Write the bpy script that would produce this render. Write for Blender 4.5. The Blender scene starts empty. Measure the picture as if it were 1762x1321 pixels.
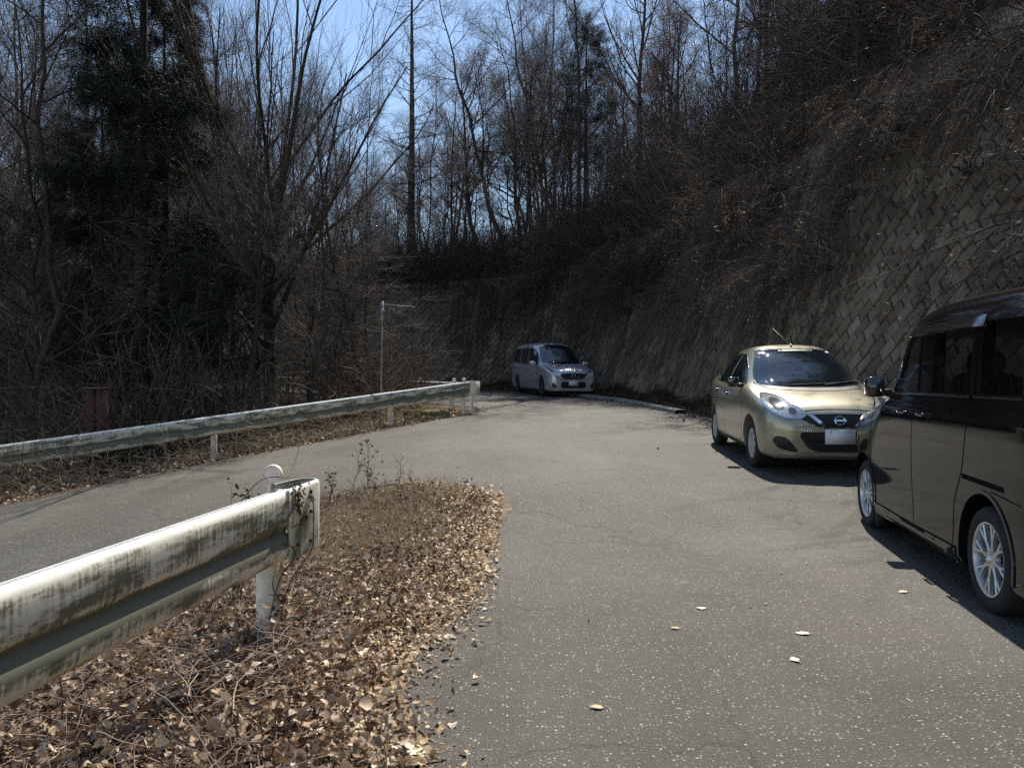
import bpy, bmesh, math, random
import numpy as np
from mathutils import Vector, Matrix
from mathutils.bvhtree import BVHTree
from mathutils.geometry import delaunay_2d_cdt

sc = bpy.context.scene
COL = sc.collection
PI = math.pi
rad = math.radians

# ------------------------------------------------------------------ helpers
def tagp(o, label=None, cat=None, group=None, kind=None):
    if label: o['label'] = label
    if cat: o['category'] = cat
    if group: o['group'] = group
    if kind: o['kind'] = kind
    return o

def empty(name, loc=(0, 0, 0), rotz=0, label=None, cat=None, group=None):
    o = bpy.data.objects.new(name, None)
    COL.objects.link(o)
    o.location = loc
    o.rotation_euler = (0, 0, rotz)
    return tagp(o, label, cat, group)

def link_mesh(name, me, parent=None, mats=None, smooth=True, sharp=None):
    if mats is not None:
        if not isinstance(mats, (list, tuple)): mats = [mats]
        me.materials.clear()
        for m in mats: me.materials.append(m)
    if smooth:
        me.polygons.foreach_set('use_smooth', np.ones(len(me.polygons), dtype=bool))
        if sharp: me.set_sharp_from_angle(angle=rad(sharp))
    o = bpy.data.objects.new(name, me)
    COL.objects.link(o)
    if parent is not None: o.parent = parent
    return o

def np_mesh(name, V, quads=None, tris=None):
    """mesh from numpy arrays"""
    me = bpy.data.meshes.new(name)
    V = np.asarray(V, dtype=np.float32)
    nq = 0 if quads is None else len(quads)
    nt = 0 if tris is None else len(tris)
    me.vertices.add(len(V)); me.vertices.foreach_set('co', V.ravel())
    loops = []
    if nq: loops.append(np.asarray(quads, dtype=np.int32).ravel())
    if nt: loops.append(np.asarray(tris, dtype=np.int32).ravel())
    L = np.concatenate(loops)
    me.loops.add(len(L)); me.loops.foreach_set('vertex_index', L)
    start = np.concatenate([np.arange(nq) * 4, nq * 4 + np.arange(nt) * 3]).astype(np.int32)
    me.polygons.add(nq + nt)
    me.polygons.foreach_set('loop_start', start)
    me.update(calc_edges=True)
    return me

def py_mesh(name, V, F):
    me = bpy.data.meshes.new(name)
    me.from_pydata([tuple(v) for v in V], [], [tuple(f) for f in F])
    me.update()
    return me

class MB:
    """collects quads / tris in numpy"""
    def __init__(s): s.V = []; s.Q = []; s.T = []; s.n = 0
    def add(s, V, Q=None, T=None):
        s.V.append(np.asarray(V, dtype=float).reshape(-1, 3))
        if Q is not None and len(Q): s.Q.append(np.asarray(Q) + s.n)
        if T is not None and len(T): s.T.append(np.asarray(T) + s.n)
        s.n += len(s.V[-1])
    def mesh(s, name):
        return np_mesh(name, np.concatenate(s.V), np.concatenate(s.Q) if s.Q else None, np.concatenate(s.T) if s.T else None)

def tube_arrays(P, R, k):
    """P (B,n,3), R (B,n) -> verts, quads"""
    B, n, _ = P.shape
    T = np.empty_like(P)
    T[:, 1:-1] = P[:, 2:] - P[:, :-2]; T[:, 0] = P[:, 1] - P[:, 0]; T[:, -1] = P[:, -1] - P[:, -2]
    T /= np.linalg.norm(T, axis=2, keepdims=True) + 1e-9
    mean = T.mean(axis=1)
    ref = np.where(np.abs(mean[:, 2:3]) > .8, np.array([[1., .13, 0]]), np.array([[.05, .03, 1.]]))
    ref = np.repeat(ref[:, None, :], n, axis=1)
    N = np.cross(T, ref); N /= np.linalg.norm(N, axis=2, keepdims=True) + 1e-9
    Bn = np.cross(T, N)
    a = np.arange(k) * 2 * PI / k
    V = P[:, :, None, :] + R[:, :, None, None] * (np.cos(a)[None, None, :, None] * N[:, :, None, :] + np.sin(a)[None, None, :, None] * Bn[:, :, None, :])
    idx = np.arange(B * n * k).reshape(B, n, k)
    a0 = idx[:, :-1, :]; a1 = idx[:, 1:, :]
    Q = np.stack([a0, np.roll(a0, -1, axis=2), np.roll(a1, -1, axis=2), a1], axis=-1).reshape(-1, 4)
    return V.reshape(-1, 3), Q

def tube(mb, pts, r, k=8, cap=True):
    P = np.array(pts, dtype=float)[None]
    r = np.full(P.shape[1], r) if np.isscalar(r) else np.array(r, dtype=float)
    if cap:
        r = np.concatenate([[r[0] * .02], r, [r[-1] * .02]])
        P = np.concatenate([P[:, :1], P, P[:, -1:]], axis=1)
        P[0, 0] -= (P[0, 2] - P[0, 1]) * 1e-4; P[0, -1] += (P[0, -2] - P[0, -3]) * 1e-4
    V, Q = tube_arrays(P, r[None], k)
    mb.add(V, Q)

def box(mb, c, s, rz=0, rx=0, ry=0):
    d = np.array([[x, y, z] for x in (-.5, .5) for y in (-.5, .5) for z in (-.5, .5)]) * np.array(s)
    M = np.array(Matrix.Rotation(rz, 3, 'Z') @ Matrix.Rotation(ry, 3, 'Y') @ Matrix.Rotation(rx, 3, 'X'))
    V = d @ M.T + np.array(c)
    mb.add(V, [[0, 1, 3, 2], [4, 6, 7, 5], [0, 4, 5, 1], [2, 3, 7, 6], [0, 2, 6, 4], [1, 5, 7, 3]])

def superell(mb, c, s, p=2.6, nu=16, nv=10, M=None):
    """rounded pod: half sizes s"""
    u = np.linspace(-PI / 2, PI / 2, nv + 1); v = np.arange(nu) * 2 * PI / nu
    f = lambda w: np.sign(w) * np.abs(w) ** (2 / p)
    U, W = np.meshgrid(u, v, indexing='ij')
    X = f(np.cos(U)) * f(np.cos(W)); Y = f(np.cos(U)) * f(np.sin(W)); Z = f(np.sin(U)) * np.ones_like(W)
    V = np.stack([X, Y, Z], -1).reshape(-1, 3) * np.array(s)
    if M is not None: V = V @ np.array(M.to_3x3()).T
    V = V + np.array(c)
    i = np.arange((nv + 1) * nu).reshape(nv + 1, nu)
    Q = np.stack([i[:-1], np.roll(i[:-1], -1, 1), np.roll(i[1:], -1, 1), i[1:]], -1).reshape(-1, 4)
    mb.add(V, Q)

def lathe(mb, prof, n=32, axis='y', c=(0, 0, 0)):
    """prof list of (r, a) : radius, axial position"""
    pr = np.array(prof); th = np.arange(n) * 2 * PI / n
    r = pr[:, 0][:, None]; a = pr[:, 1][:, None] * np.ones((1, n))
    X = r * np.cos(th); Z = r * np.sin(th)
    V = np.stack([X, a, Z], -1) if axis == 'y' else (np.stack([X, Z, a], -1) if axis == 'z' else np.stack([a, X, Z], -1))
    i = np.arange(len(pr) * n).reshape(len(pr), n)
    Q = np.stack([i[:-1], np.roll(i[:-1], -1, 1), np.roll(i[1:], -1, 1), i[1:]], -1).reshape(-1, 4)
    mb.add(V.reshape(-1, 3) + np.array(c), Q)

# ------------------------------------------------------------------ materials
def new_mat(name):
    m = bpy.data.materials.new(name); m.use_nodes = True
    nt = m.node_tree
    return m, nt, nt.nodes['Principled BSDF']

def nd(nt, typ, **kw):
    n = nt.nodes.new(typ)
    for k, v in kw.items():
        if k.startswith('in_'): n.inputs[k[3:].replace('_', ' ')].default_value = v
        else: setattr(n, k, v)
    return n

def ramp(nt, fac, stops):
    r = nt.nodes.new('ShaderNodeValToRGB')
    e = r.color_ramp.elements
    while len(e) < len(stops): e.new(.5)
    for i, (p, c) in enumerate(stops):
        e[i].position = p
        e[i].color = (c, c, c, 1) if np.isscalar(c) else (*c, 1)
    nt.links.new(fac, r.inputs['Fac'])
    return r

def mixc(nt, fac, a, b, mode='MIX'):
    m = nt.nodes.new('ShaderNodeMix'); m.data_type = 'RGBA'; m.blend_type = mode
    for s, v in (('Factor', fac), ('A', a), ('B', b)):
        sock = [x for x in m.inputs if x.name == s and (x.type == 'RGBA' or s == 'Factor')][0]
        if isinstance(v, bpy.types.NodeSocket): nt.links.new(v, sock)
        elif np.isscalar(v): sock.default_value = v if s == 'Factor' else (v, v, v, 1)
        else: sock.default_value = (*v, 1)
    return [x for x in m.outputs if x.type == 'RGBA'][0]

def noise(nt, scale, detail=6, rough=.6, vec=None, dist=0):
    n = nt.nodes.new('ShaderNodeTexNoise'); n.inputs['Scale'].default_value = scale
    n.inputs['Detail'].default_value = detail; n.inputs['Roughness'].default_value = rough; n.inputs['Distortion'].default_value = dist
    if vec is not None: nt.links.new(vec, n.inputs['Vector'])
    return n.outputs['Fac']

def objco(nt, scale=None):
    t = nt.nodes.new('ShaderNodeTexCoord').outputs['Object']
    if scale is None: return t
    m = nt.nodes.new('ShaderNodeMapping'); m.inputs['Scale'].default_value = scale
    nt.links.new(t, m.inputs['Vector']); return m.outputs['Vector']

def bump(nt, bsdf, h, strength=.3, dist=.01):
    b = nt.nodes.new('ShaderNodeBump'); b.inputs['Strength'].default_value = strength; b.inputs['Distance'].default_value = dist
    nt.links.new(h, b.inputs['Height']); nt.links.new(b.outputs['Normal'], bsdf.inputs['Normal'])

def simple(name, col, rough=.5, metal=0, coat=0, spec=None, var=0, vscale=8, bmp=0):
    m, nt, b = new_mat(name)
    b.inputs['Base Color'].default_value = (*col, 1)
    b.inputs['Roughness'].default_value = rough; b.inputs['Metallic'].default_value = metal
    b.inputs['Coat Weight'].default_value = coat; b.inputs['Coat Roughness'].default_value = .03
    if spec is not None: b.inputs['Specular IOR Level'].default_value = spec
    if var:
        f = noise(nt, vscale, 6, .65, objco(nt))
        r = ramp(nt, f, [(.3, tuple(c * (1 - var) for c in col)), (.7, tuple(min(1, c * (1 + var)) for c in col))])
        nt.links.new(r.outputs['Color'], b.inputs['Base Color'])
        if bmp: bump(nt, b, f, bmp, .02)
    return m

def island_mat(name, cols, rough=.8, trans=0.0, spec=.3):
    """colour varies from piece to piece (each loose leaf / stem)"""
    m, nt, b = new_mat(name)
    g = nt.nodes.new('ShaderNodeNewGeometry')
    st = [(i / (len(cols) - 1), c) for i, c in enumerate(cols)]
    r = ramp(nt, g.outputs['Random Per Island'], st)
    nt.links.new(r.outputs['Color'], b.inputs['Base Color'])
    b.inputs['Roughness'].default_value = rough; b.inputs['Specular IOR Level'].default_value = spec
    if trans:
        out = nt.nodes['Material Output']
        t = nt.nodes.new('ShaderNodeBsdfTranslucent'); nt.links.new(r.outputs['Color'], t.inputs['Color'])
        mx = nt.nodes.new('ShaderNodeMixShader'); mx.inputs[0].default_value = trans
        nt.links.new(b.outputs[0], mx.inputs[1]); nt.links.new(t.outputs[0], mx.inputs[2]); nt.links.new(mx.outputs[0], out.inputs['Surface'])
    return m

def mat_asphalt():
    m, nt, b = new_mat('asphalt')
    co = objco(nt)
    # aggregate chips
    v = nd(nt, 'ShaderNodeTexVoronoi'); v.inputs['Scale'].default_value = 62; v.inputs['Randomness'].default_value = 1
    nt.links.new(co, v.inputs['Vector'])
    sep = nt.nodes.new('ShaderNodeSeparateColor'); nt.links.new(v.outputs['Color'], sep.inputs[0])
    chip = ramp(nt, sep.outputs[0], [(.30, 0), (.92, 1)])
    core = ramp(nt, v.outputs['Distance'], [(.28, 1), (.46, 0)])
    mul = nd(nt, 'ShaderNodeMath', operation='MULTIPLY'); nt.links.new(chip.outputs[0], mul.inputs[0]); nt.links.new(core.outputs[0], mul.inputs[1])
    big = noise(nt, .55, 5, .6, co, .4)
    mid = noise(nt, 5, 6, .65, co)
    fine = noise(nt, 130, 3, .7, co)
    c0 = ramp(nt, big, [(.3, (.050, .046, .036)), (.72, (.100, .091, .072))])
    c1 = mixc(nt, .85, c0.outputs[0], ramp(nt, fine, [(.36, .25), (.64, 1.7)]).outputs[0], 'MULTIPLY')
    c1 = mixc(nt, .35, c1, ramp(nt, mid, [(.3, .6), (.7, 1.3)]).outputs[0], 'MULTIPLY')
    brown = ramp(nt, noise(nt, .8, 6, .7, co), [(.48, 0), (.70, .55)])
    c1 = mixc(nt, brown.outputs[0], c1, (.085, .062, .040))
    chipc = ramp(nt, sep.outputs[1], [(0, (.12, .112, .095)), (.6, (.24, .225, .185)), (.85, (.38, .355, .30)), (1, (.60, .565, .48))])
    c2 = mixc(nt, mul.outputs[0], c1, chipc.outputs[0])
    # cracks
    warp = nd(nt, 'ShaderNodeTexNoise'); warp.inputs['Scale'].default_value = 2.2; warp.inputs['Detail'].default_value = 6
    nt.links.new(co, warp.inputs['Vector'])
    wa = nd(nt, 'ShaderNodeVectorMath', operation='SCALE'); wa.inputs['Scale'].default_value = .7; nt.links.new(warp.outputs['Color'], wa.inputs[0])
    wb = nd(nt, 'ShaderNodeVectorMath', operation='ADD'); nt.links.new(co, wb.inputs[0]); nt.links.new(wa.outputs[0], wb.inputs[1])
    ve = nd(nt, 'ShaderNodeTexVoronoi', feature='DISTANCE_TO_EDGE'); ve.inputs['Scale'].default_value = .62
    nt.links.new(wb.outputs[0], ve.inputs['Vector'])
    cr = ramp(nt, ve.outputs['Distance'], [(.0032, 1), (.0085, 0)])
    msk = ramp(nt, noise(nt, .45, 3, .5, co), [(.42, 0), (.54, .6)])
    cm = nd(nt, 'ShaderNodeMath', operation='MULTIPLY'); nt.links.new(cr.outputs[0], cm.inputs[0]); nt.links.new(msk.outputs[0], cm.inputs[1])
    tr = ramp(nt, noise(nt, 1, 4, .55, objco(nt, (.55, .12, 1)), .2), [(.35, .78), (.65, 1.18)])
    c2 = mixc(nt, .8, c2, tr.outputs[0], 'MULTIPLY')
    c3 = mixc(nt, cm.outputs[0], c2, (.02, .018, .016))
    nt.links.new(c3, b.inputs['Base Color'])
    rr = ramp(nt, mul.outputs[0], [(0, .74), (1, .5)]); nt.links.new(rr.outputs[0], b.inputs['Roughness'])
    b.inputs['Specular IOR Level'].default_value = .38
    h = nd(nt, 'ShaderNodeMath', operation='ADD'); nt.links.new(fine, h.inputs[0]); nt.links.new(mul.outputs[0], h.inputs[1])
    bump(nt, b, h.outputs[0], .9, .006)
    return m

def mat_soil(name, dark, light, sc_=3.0):
    m, nt, b = new_mat(name)
    co = objco(nt)
    a = noise(nt, sc_, 10, .75, co, .3)
    v = nd(nt, 'ShaderNodeTexVoronoi'); v.inputs['Scale'].default_value = 14; nt.links.new(co, v.inputs['Vector'])
    sep = nt.nodes.new('ShaderNodeSeparateColor'); nt.links.new(v.outputs['Color'], sep.inputs[0])
    c = ramp(nt, a, [(.3, dark), (.7, light)])
    c = mixc(nt, .7, c.outputs[0], ramp(nt, sep.outputs[0], [(0, .45), (1, 1.7)]).outputs[0], 'MULTIPLY')
    nt.links.new(c, b.inputs['Base Color'])
    b.inputs['Roughness'].default_value = .95; b.inputs['Specular IOR Level'].default_value = .15
    bump(nt, b, sep.outputs[1], .8, .04)
    return m

def mat_rail():
    """white paint gone dirty: grime in the groove and streaks; UV = (metres along, height 0..1)"""
    m, nt, b = new_mat('rail_paint')
    uv = nt.nodes.new('ShaderNodeUVMap').outputs[0]
    sx = nt.nodes.new('ShaderNodeSeparateXYZ'); nt.links.new(uv, sx.inputs[0])
    mp = nt.nodes.new('ShaderNodeMapping'); mp.inputs['Scale'].default_value = (62, 2.2, 1); nt.links.new(uv, mp.inputs['Vector'])
    streak = noise(nt, 1, 8, .7, mp.outputs[0])
    mp2 = nt.nodes.new('ShaderNodeMapping'); mp2.inputs['Scale'].default_value = (1.6, 2.2, 1); nt.links.new(uv, mp2.inputs['Vector'])
    patch = noise(nt, 2, 8, .65, mp2.outputs[0])
    groove = ramp(nt, sx.outputs[1], [(0, .16), (.10, .10), (.22, .26), (.31, .52), (.38, .66), (.45, .46), (.52, .24), (.75, .18), (.90, .16), (.955, .05), (1, 0)])
    s = nd(nt, 'ShaderNodeMath', operation='MULTIPLY_ADD'); nt.links.new(streak, s.inputs[0]); s.inputs[1].default_value = .75; s.inputs[2].default_value = -.375
    s2 = nd(nt, 'ShaderNodeMath', operation='MULTIPLY_ADD'); nt.links.new(patch, s2.inputs[0]); s2.inputs[1].default_value = 1.4; nt.links.new(s.outputs[0], s2.inputs[2])
    s3 = nd(nt, 'ShaderNodeMath', operation='ADD'); nt.links.new(s2.outputs[0], s3.inputs[0]); nt.links.new(groove.outputs[0], s3.inputs[1])
    d = ramp(nt, s3.outputs[0], [(.80, 0), (1.85, 1)])
    col = ramp(nt, d.outputs[0], [(0, (.80, .78, .68)), (.35, (.58, .565, .45)), (.7, (.36, .35, .26)), (1, (.19, .19, .14))])
    spk = ramp(nt, noise(nt, 46, 5, .8, uv), [(.60, 0), (.70, .75)])
    c = mixc(nt, spk.outputs[0], col.outputs[0], (.10, .10, .08))
    green = ramp(nt, noise(nt, 3.1, 5, .6, uv), [(.55, 0), (.7, .35)])
    c = mixc(nt, green.outputs[0], c, (.16, .18, .09), 'MIX')
    top_light = ramp(nt, sx.outputs[1], [(.94, 0), (.965, .85)])  # sun and sky light on the top edge, painted in as a paler strip
    c = mixc(nt, top_light.outputs[0], c, mixc(nt, ramp(nt, noise(nt, 14, 8, .8, uv), [(.5, 0), (.72, .6)]).outputs[0], (.72, .73, .72), (.25, .25, .22)))
    nt.links.new(c, b.inputs['Base Color']); b.inputs['Roughness'].default_value = .8; b.inputs['Specular IOR Level'].default_value = .3
    return m

def mat_block():
    m, nt, b = new_mat('wall_block')
    co = objco(nt)
    g = nt.nodes.new('ShaderNodeNewGeometry')
    base = ramp(nt, g.outputs['Random Per Island'], [(0, (.19, .14, .10)), (.5, (.26, .20, .142)), (1, (.35, .275, .20))])
    st = noise(nt, 1, 8, .7, objco(nt, (1.5, 1.5, .45)), .3)
    c = mixc(nt, .85, base.outputs[0], ramp(nt, st, [(.3, .35), (.7, 1.2)]).outputs[0], 'MULTIPLY')
    fine = noise(nt, 30, 8, .75, co)
    c = mixc(nt, .6, c, ramp(nt, fine, [(.3, .5), (.7, 1.3)]).outputs[0], 'MULTIPLY')
    moss = ramp(nt, noise(nt, .9, 8, .7, co), [(.52, 0), (.66, .6)])
    c = mixc(nt, moss.outputs[0], c, (.06, .06, .04))
    nt.links.new(c, b.inputs['Base Color']); b.inputs['Roughness'].default_value = .9
    b.inputs['Specular IOR Level'].default_value = .2
    bump(nt, b, fine, .5, .01)
    return m

def mat_bark(name, d, l, vs=18):
    m, nt, b = new_mat(name)
    f = noise(nt, 1, 8, .7, objco(nt, (vs, vs, vs * .16)))
    r = ramp(nt, f, [(.32, d), (.68, l)])
    nt.links.new(r.outputs[0], b.inputs['Base Color']); b.inputs['Roughness'].default_value = .9
    b.inputs['Specular IOR Level'].default_value = .2
    bump(nt, b, f, .7, .02)
    return m

def mat_paint(name, col, metal=.5, rough=.38, dust=(.3, .28, .24), dustamt=.12, spec=.5):
    m, nt, b = new_mat(name)
    co = objco(nt)
    dn = ramp(nt, noise(nt, 5, 8, .7, co), [(.4, 0), (.75, dustamt)])
    sep = nt.nodes.new('ShaderNodeSeparateXYZ'); nt.links.new(co, sep.inputs[0])
    low = ramp(nt, sep.outputs[2], [(.15, dustamt * 1.6), (.55, 0)])
    ad = nd(nt, 'ShaderNodeMath', operation='ADD'); nt.links.new(dn.outputs[0], ad.inputs[0]); nt.links.new(low.outputs[0], ad.inputs[1])
    c = mixc(nt, ad.outputs[0], col, dust)
    nt.links.new(c, b.inputs['Base Color'])
    b.inputs['Metallic'].default_value = metal; b.inputs['Roughness'].default_value = rough
    b.inputs['Coat Weight'].default_value = 1; b.inputs['Coat Roughness'].default_value = .05; b.inputs['Specular IOR Level'].default_value = spec
    return m

M = {}
M['asphalt'] = mat_asphalt()
M['soil'] = mat_soil('soil', (.045, .030, .018), (.15, .10, .06))
M['grit'] = mat_soil('verge_grit', (.085, .064, .042), (.25, .19, .125), 9)
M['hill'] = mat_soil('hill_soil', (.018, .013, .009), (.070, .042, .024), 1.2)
M['rail'] = mat_rail()
M['post'] = simple('post_paint', (.74, .67, .53), .6, var=.25, vscale=20)
M['block'] = mat_block()
M['joint'] = simple('joint', (.035, .030, .025), .95, var=.4, vscale=5)
M['bark'] = mat_bark('bark_grey', (.026, .022, .019), (.088, .075, .063))
M['bark_red'] = mat_bark('bark_conifer', (.024, .016, .012), (.065, .044, .033))
M['twig'] = island_mat('twig', [(.042, .035, .031), (.088, .073, .063), (.20, .17, .148)], .75)
M['twig_brown'] = island_mat('twig_brown', [(.038, .029, .023), (.078, .060, .047), (.19, .15, .118)], .75)
M['needle'] = island_mat('needle', [(.008, .014, .009), (.014, .023, .013), (.026, .036, .019)], .7, .15)
M['leaf'] = island_mat('dry_leaf', [(.09, .052, .034), (.24, .150, .092), (.13, .078, .048), (.48, .36, .24), (.18, .112, .07), (.28, .17, .09), (.74, .62, .46), (.20, .125, .08), (.40, .29, .185), (.11, .065, .042), (.62, .50, .35), (.30, .17, .08), (.52, .42, .30)], .6, .15)
M['leaf_pale'] = island_mat('pale_leaf', [(.64, .50, .33), (.38, .25, .14), (.78, .67, .50), (.50, .35, .20), (.27, .15, .08)], .6, .15)
M['leaf_rust'] = island_mat('rust_leaf', [(.13, .06, .03), (.24, .12, .06), (.17, .075, .035), (.32, .19, .10)], .7, .3)
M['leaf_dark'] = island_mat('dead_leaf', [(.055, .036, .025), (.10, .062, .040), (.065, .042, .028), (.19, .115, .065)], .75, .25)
M['straw'] = island_mat('straw', [(.26, .19, .115), (.46, .36, .23), (.62, .51, .34), (.18, .125, .08)], .7, .15)
M['stem'] = island_mat('stem', [(.14, .09, .065), (.26, .18, .13), (.40, .32, .25), (.10, .065, .05)], .65)
M['grass'] = island_mat('grass_blade', [(.08, .10, .03), (.16, .14, .06), (.30, .23, .12)], .7, .2)
M['conc'] = simple('concrete', (.22, .205, .18), .9, var=.4, vscale=9, bmp=.4)
M['moss'] = simple('mossy_stone', (.13, .13, .055), .95, var=.55, vscale=11, bmp=.6)
M['white'] = simple('road_paint', (.55, .54, .50), .8, var=.35, vscale=25)
M['steel'] = simple('galvanised', (.26, .26, .25), .6, .3, var=.25, vscale=15)
M['rust'] = simple('rusty_red', (.060, .018, .014), .75, var=.5, vscale=12)
M['glass'] = simple('glass_tint', (.007, .013, .018), .03, 0, .6, 1.0)
M['glass_green'] = simple('glass_clear', (.075, .10, .085), .03, 0, 0, .8)
def pane_mat(name, tint, refl=1.0):
    m, nt, b = new_mat(name); out = nt.nodes['Material Output']; nt.nodes.remove(b)
    t = nt.nodes.new('ShaderNodeBsdfTransparent'); t.inputs['Color'].default_value = (*tint, 1)
    g = nt.nodes.new('ShaderNodeBsdfGlossy'); g.inputs['Roughness'].default_value = .02; g.inputs['Color'].default_value = (.9, .9, .9, 1)
    f = nt.nodes.new('ShaderNodeFresnel'); f.inputs['IOR'].default_value = 1.5
    mx = nt.nodes.new('ShaderNodeMixShader'); nt.links.new(f.outputs[0], mx.inputs[0]); nt.links.new(t.outputs[0], mx.inputs[1]); nt.links.new(g.outputs[0], mx.inputs[2]); nt.links.new(mx.outputs[0], out.inputs['Surface'])
    return m
M['pane'] = pane_mat('pane_clear', (.85, .92, .87)); M['pane_dark'] = pane_mat('pane_privacy', (.30, .32, .30))
M['seat'] = simple('seat_fabric', (.05, .045, .04), .9)
M['black'] = simple('black_trim', (.012, .012, .012), .45)
M['gloss_black'] = simple('gloss_black', (.010, .010, .011), .1, coat=1)
M['rubber'] = simple('tyre_rubber', (.020, .019, .018), .85, var=.4, vscale=30)
M['dark'] = simple('under_dark', (.006, .006, .006), .95, spec=0)
M['chrome'] = simple('chrome', (.75, .75, .76), .12, 1)
M['alloy'] = simple('alloy', (.72, .72, .74), .3, .75)
M['cover'] = simple('wheel_cover', (.50, .50, .50), .4, .4)
M['darkalloy'] = simple('dark_cover', (.10, .10, .11), .35, .6)
M['plate'] = simple('plate', (.74, .74, .73), .45)
M['lens'] = simple('lamp_lens', (.50, .51, .50), .10, .25, 1, var=.5, vscale=22)
M['lens_dark'] = simple('lamp_inner', (.10, .10, .10), .12, .3, 1)
M['amber'] = simple('amber_lens', (.5, .16, .03), .2, 0, 1)
M['red_lens'] = simple('red_lens', (.30, .015, .015), .15, 0, 1)
M['disc'] = simple('delineator_body', (.80, .72, .60), .6, var=.25, vscale=40)
M['disc_face'] = simple('delineator_face', (.86, .74, .62), .5, var=.15, vscale=60)
M['gold'] = mat_paint('paint_gold', (.40, .372, .262), .5, .34)
M['silver'] = mat_paint('paint_silver', (.66, .66, .68), .45, .33)
M['blackp'] = mat_paint('paint_black', (.0085, .0075, .0068), 0, .5, dustamt=.008, spec=0)
M['seam'] = simple('panel_gap', (.004, .004, .004), .9, spec=.1)

# ------------------------------------------------------------------ terrain functions
def hermite(xs, ys):
    xs = np.array(xs, float); ys = np.array(ys, float)
    m = np.gradient(ys, xs)
    def f(x):
        x = np.clip(np.asarray(x, float), xs[0], xs[-1])
        i = np.clip(np.searchsorted(xs, x) - 1, 0, len(xs) - 2)
        h = xs[i + 1] - xs[i]; t = (x - xs[i]) / h
        return (2 * t**3 - 3 * t**2 + 1) * ys[i] + (t**3 - 2 * t**2 + t) * h * m[i] + (-2 * t**3 + 3 * t**2) * ys[i + 1] + (t**3 - t**2) * h * m[i + 1]
    return f
f_main = hermite([-30, -5, 0, 3, 5.5, 6.7, 7.3, 8, 8.6, 9.3, 11.7, 15, 18, 22, 26, 30, 34, 40, 60], [-.3, -.05, 0, 0, .01, .045, .12, .225, .28, .315, .42, .575, .72, .93, 1.11, 1.27, 1.42, 1.65, 2.3])
f_left = hermite([-30, 0, 14, 17.5, 22, 28, 33, 60], [1, 1, 1, .97, .62, .25, 0, 0])
DROP = np.array([(-60, -38), (-40, -19.3), (-25, -5.0), (-8.4, 12.0), (-1.6, 18.75), (-2.1, 20.3), (-5.9, 28), (-12.5, 33.8), (-24, 36.3), (-60, 44), (-120, 60)], float)

def seg_dist(X, Y, poly):
    best = np.full(np.shape(X), 1e9)
    for (ax, ay), (bx, by) in zip(poly[:-1], poly[1:]):
        dx, dy = bx - ax, by - ay
        t = np.clip(((X - ax) * dx + (Y - ay) * dy) / (dx * dx + dy * dy), 0, 1)
        best = np.minimum(best, np.hypot(X - ax - t * dx, Y - ay - t * dy))
    return best

def inside(X, Y, poly):
    X = np.asarray(X, float); Y = np.asarray(Y, float)
    r = np.zeros(X.shape, bool); n = len(poly)
    for i in range(n):
        x1, y1 = poly[i]; x2, y2 = poly[(i + 1) % n]
        if y1 == y2: continue
        c = ((y1 > Y) != (y2 > Y)) & (X < (x2 - x1) * (Y - y1) / (y2 - y1) + x1)
        r ^= c
    return r
DPOLY = np.concatenate([DROP, [(-400, 60), (-400, -38)]])

def G(X, Y):
    X = np.asarray(X, float); Y = np.asarray(Y, float)
    u = np.minimum(-X - 1.2, 9.0)
    sp = np.where(u > 3, u, np.log1p(np.exp(np.clip(u, -20, 20) * 4)) / 4)
    z = f_main(Y) - .12 * sp * f_left(Y)
    d = np.where(inside(X, Y, DPOLY), seg_dist(X, Y, DROP), 0)
    fall = np.maximum(d - .7, 0)
    prof = np.interp(fall, [0, 2, 6, 14, 26, 45, 70, 110, 200, 400], [0, .7, 3.2, 7.5, 9.5, 8.0, 3.5, -7, -24, -45])
    z = z - prof + np.where(fall > .01, .25 * np.sin(X * .9 + Y * .4) * np.sin(Y * .7 - X * .3) * np.minimum(fall / 4, 1), 0)
    return z
g1 = lambda x, y: float(G(x, y))

WALL = [(6.4, -12), (6.1, -4), (5.95, 2), (5.8, 6), (5.55, 11), (4.95, 18), (4.2, 23.4), (3.1, 27.4), (1.3, 30.4), (-1.5, 32.8), (-6, 35.3), (-12, 37.4), (-22, 39.6), (-40, 43)]
def catmull(P, n=10):
    P = np.array(P, float); out = []
    Q = np.concatenate([[2 * P[0] - P[1]], P, [2 * P[-1] - P[-2]]])
    for i in range(1, len(Q) - 2):
        a, b, c, d = Q[i - 1:i + 3]
        for t in np.linspace(0, 1, n, endpoint=False):
            out.append(.5 * ((2 * b) + (c - a) * t + (2 * a - 5 * b + 4 * c - d) * t * t + (3 * b - a - 3 * c + d) * t**3))
    out.append(P[-1]); return np.array(out)
WP = catmull(WALL, 12)
_seg = np.hypot(*(WP[1:] - WP[:-1]).T); WU = np.concatenate([[0], np.cumsum(_seg)]); WLEN = WU[-1]
_t = np.gradient(WP, axis=0); _t /= np.linalg.norm(_t, axis=1, keepdims=True)
WN = np.stack([_t[:, 1], -_t[:, 0]], 1)
def wall_at(u):
    u = np.clip(u, 0, WLEN)
    p = np.stack([np.interp(u, WU, WP[:, 0]), np.interp(u, WU, WP[:, 1])], -1)
    n = np.stack([np.interp(u, WU, WN[:, 0]), np.interp(u, WU, WN[:, 1])], -1)
    n = n / np.linalg.norm(n, axis=-1, keepdims=True)
    return p, n
def wall_base_z(u):
    p, _ = wall_at(u); x = p[..., 0]; y = p[..., 1]
    return f_main(y) - .02
u_of_y = lambda y: float(np.interp(y, WP[:, 1], WU))
WH = 7.0          # greatest length up the slope
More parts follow.
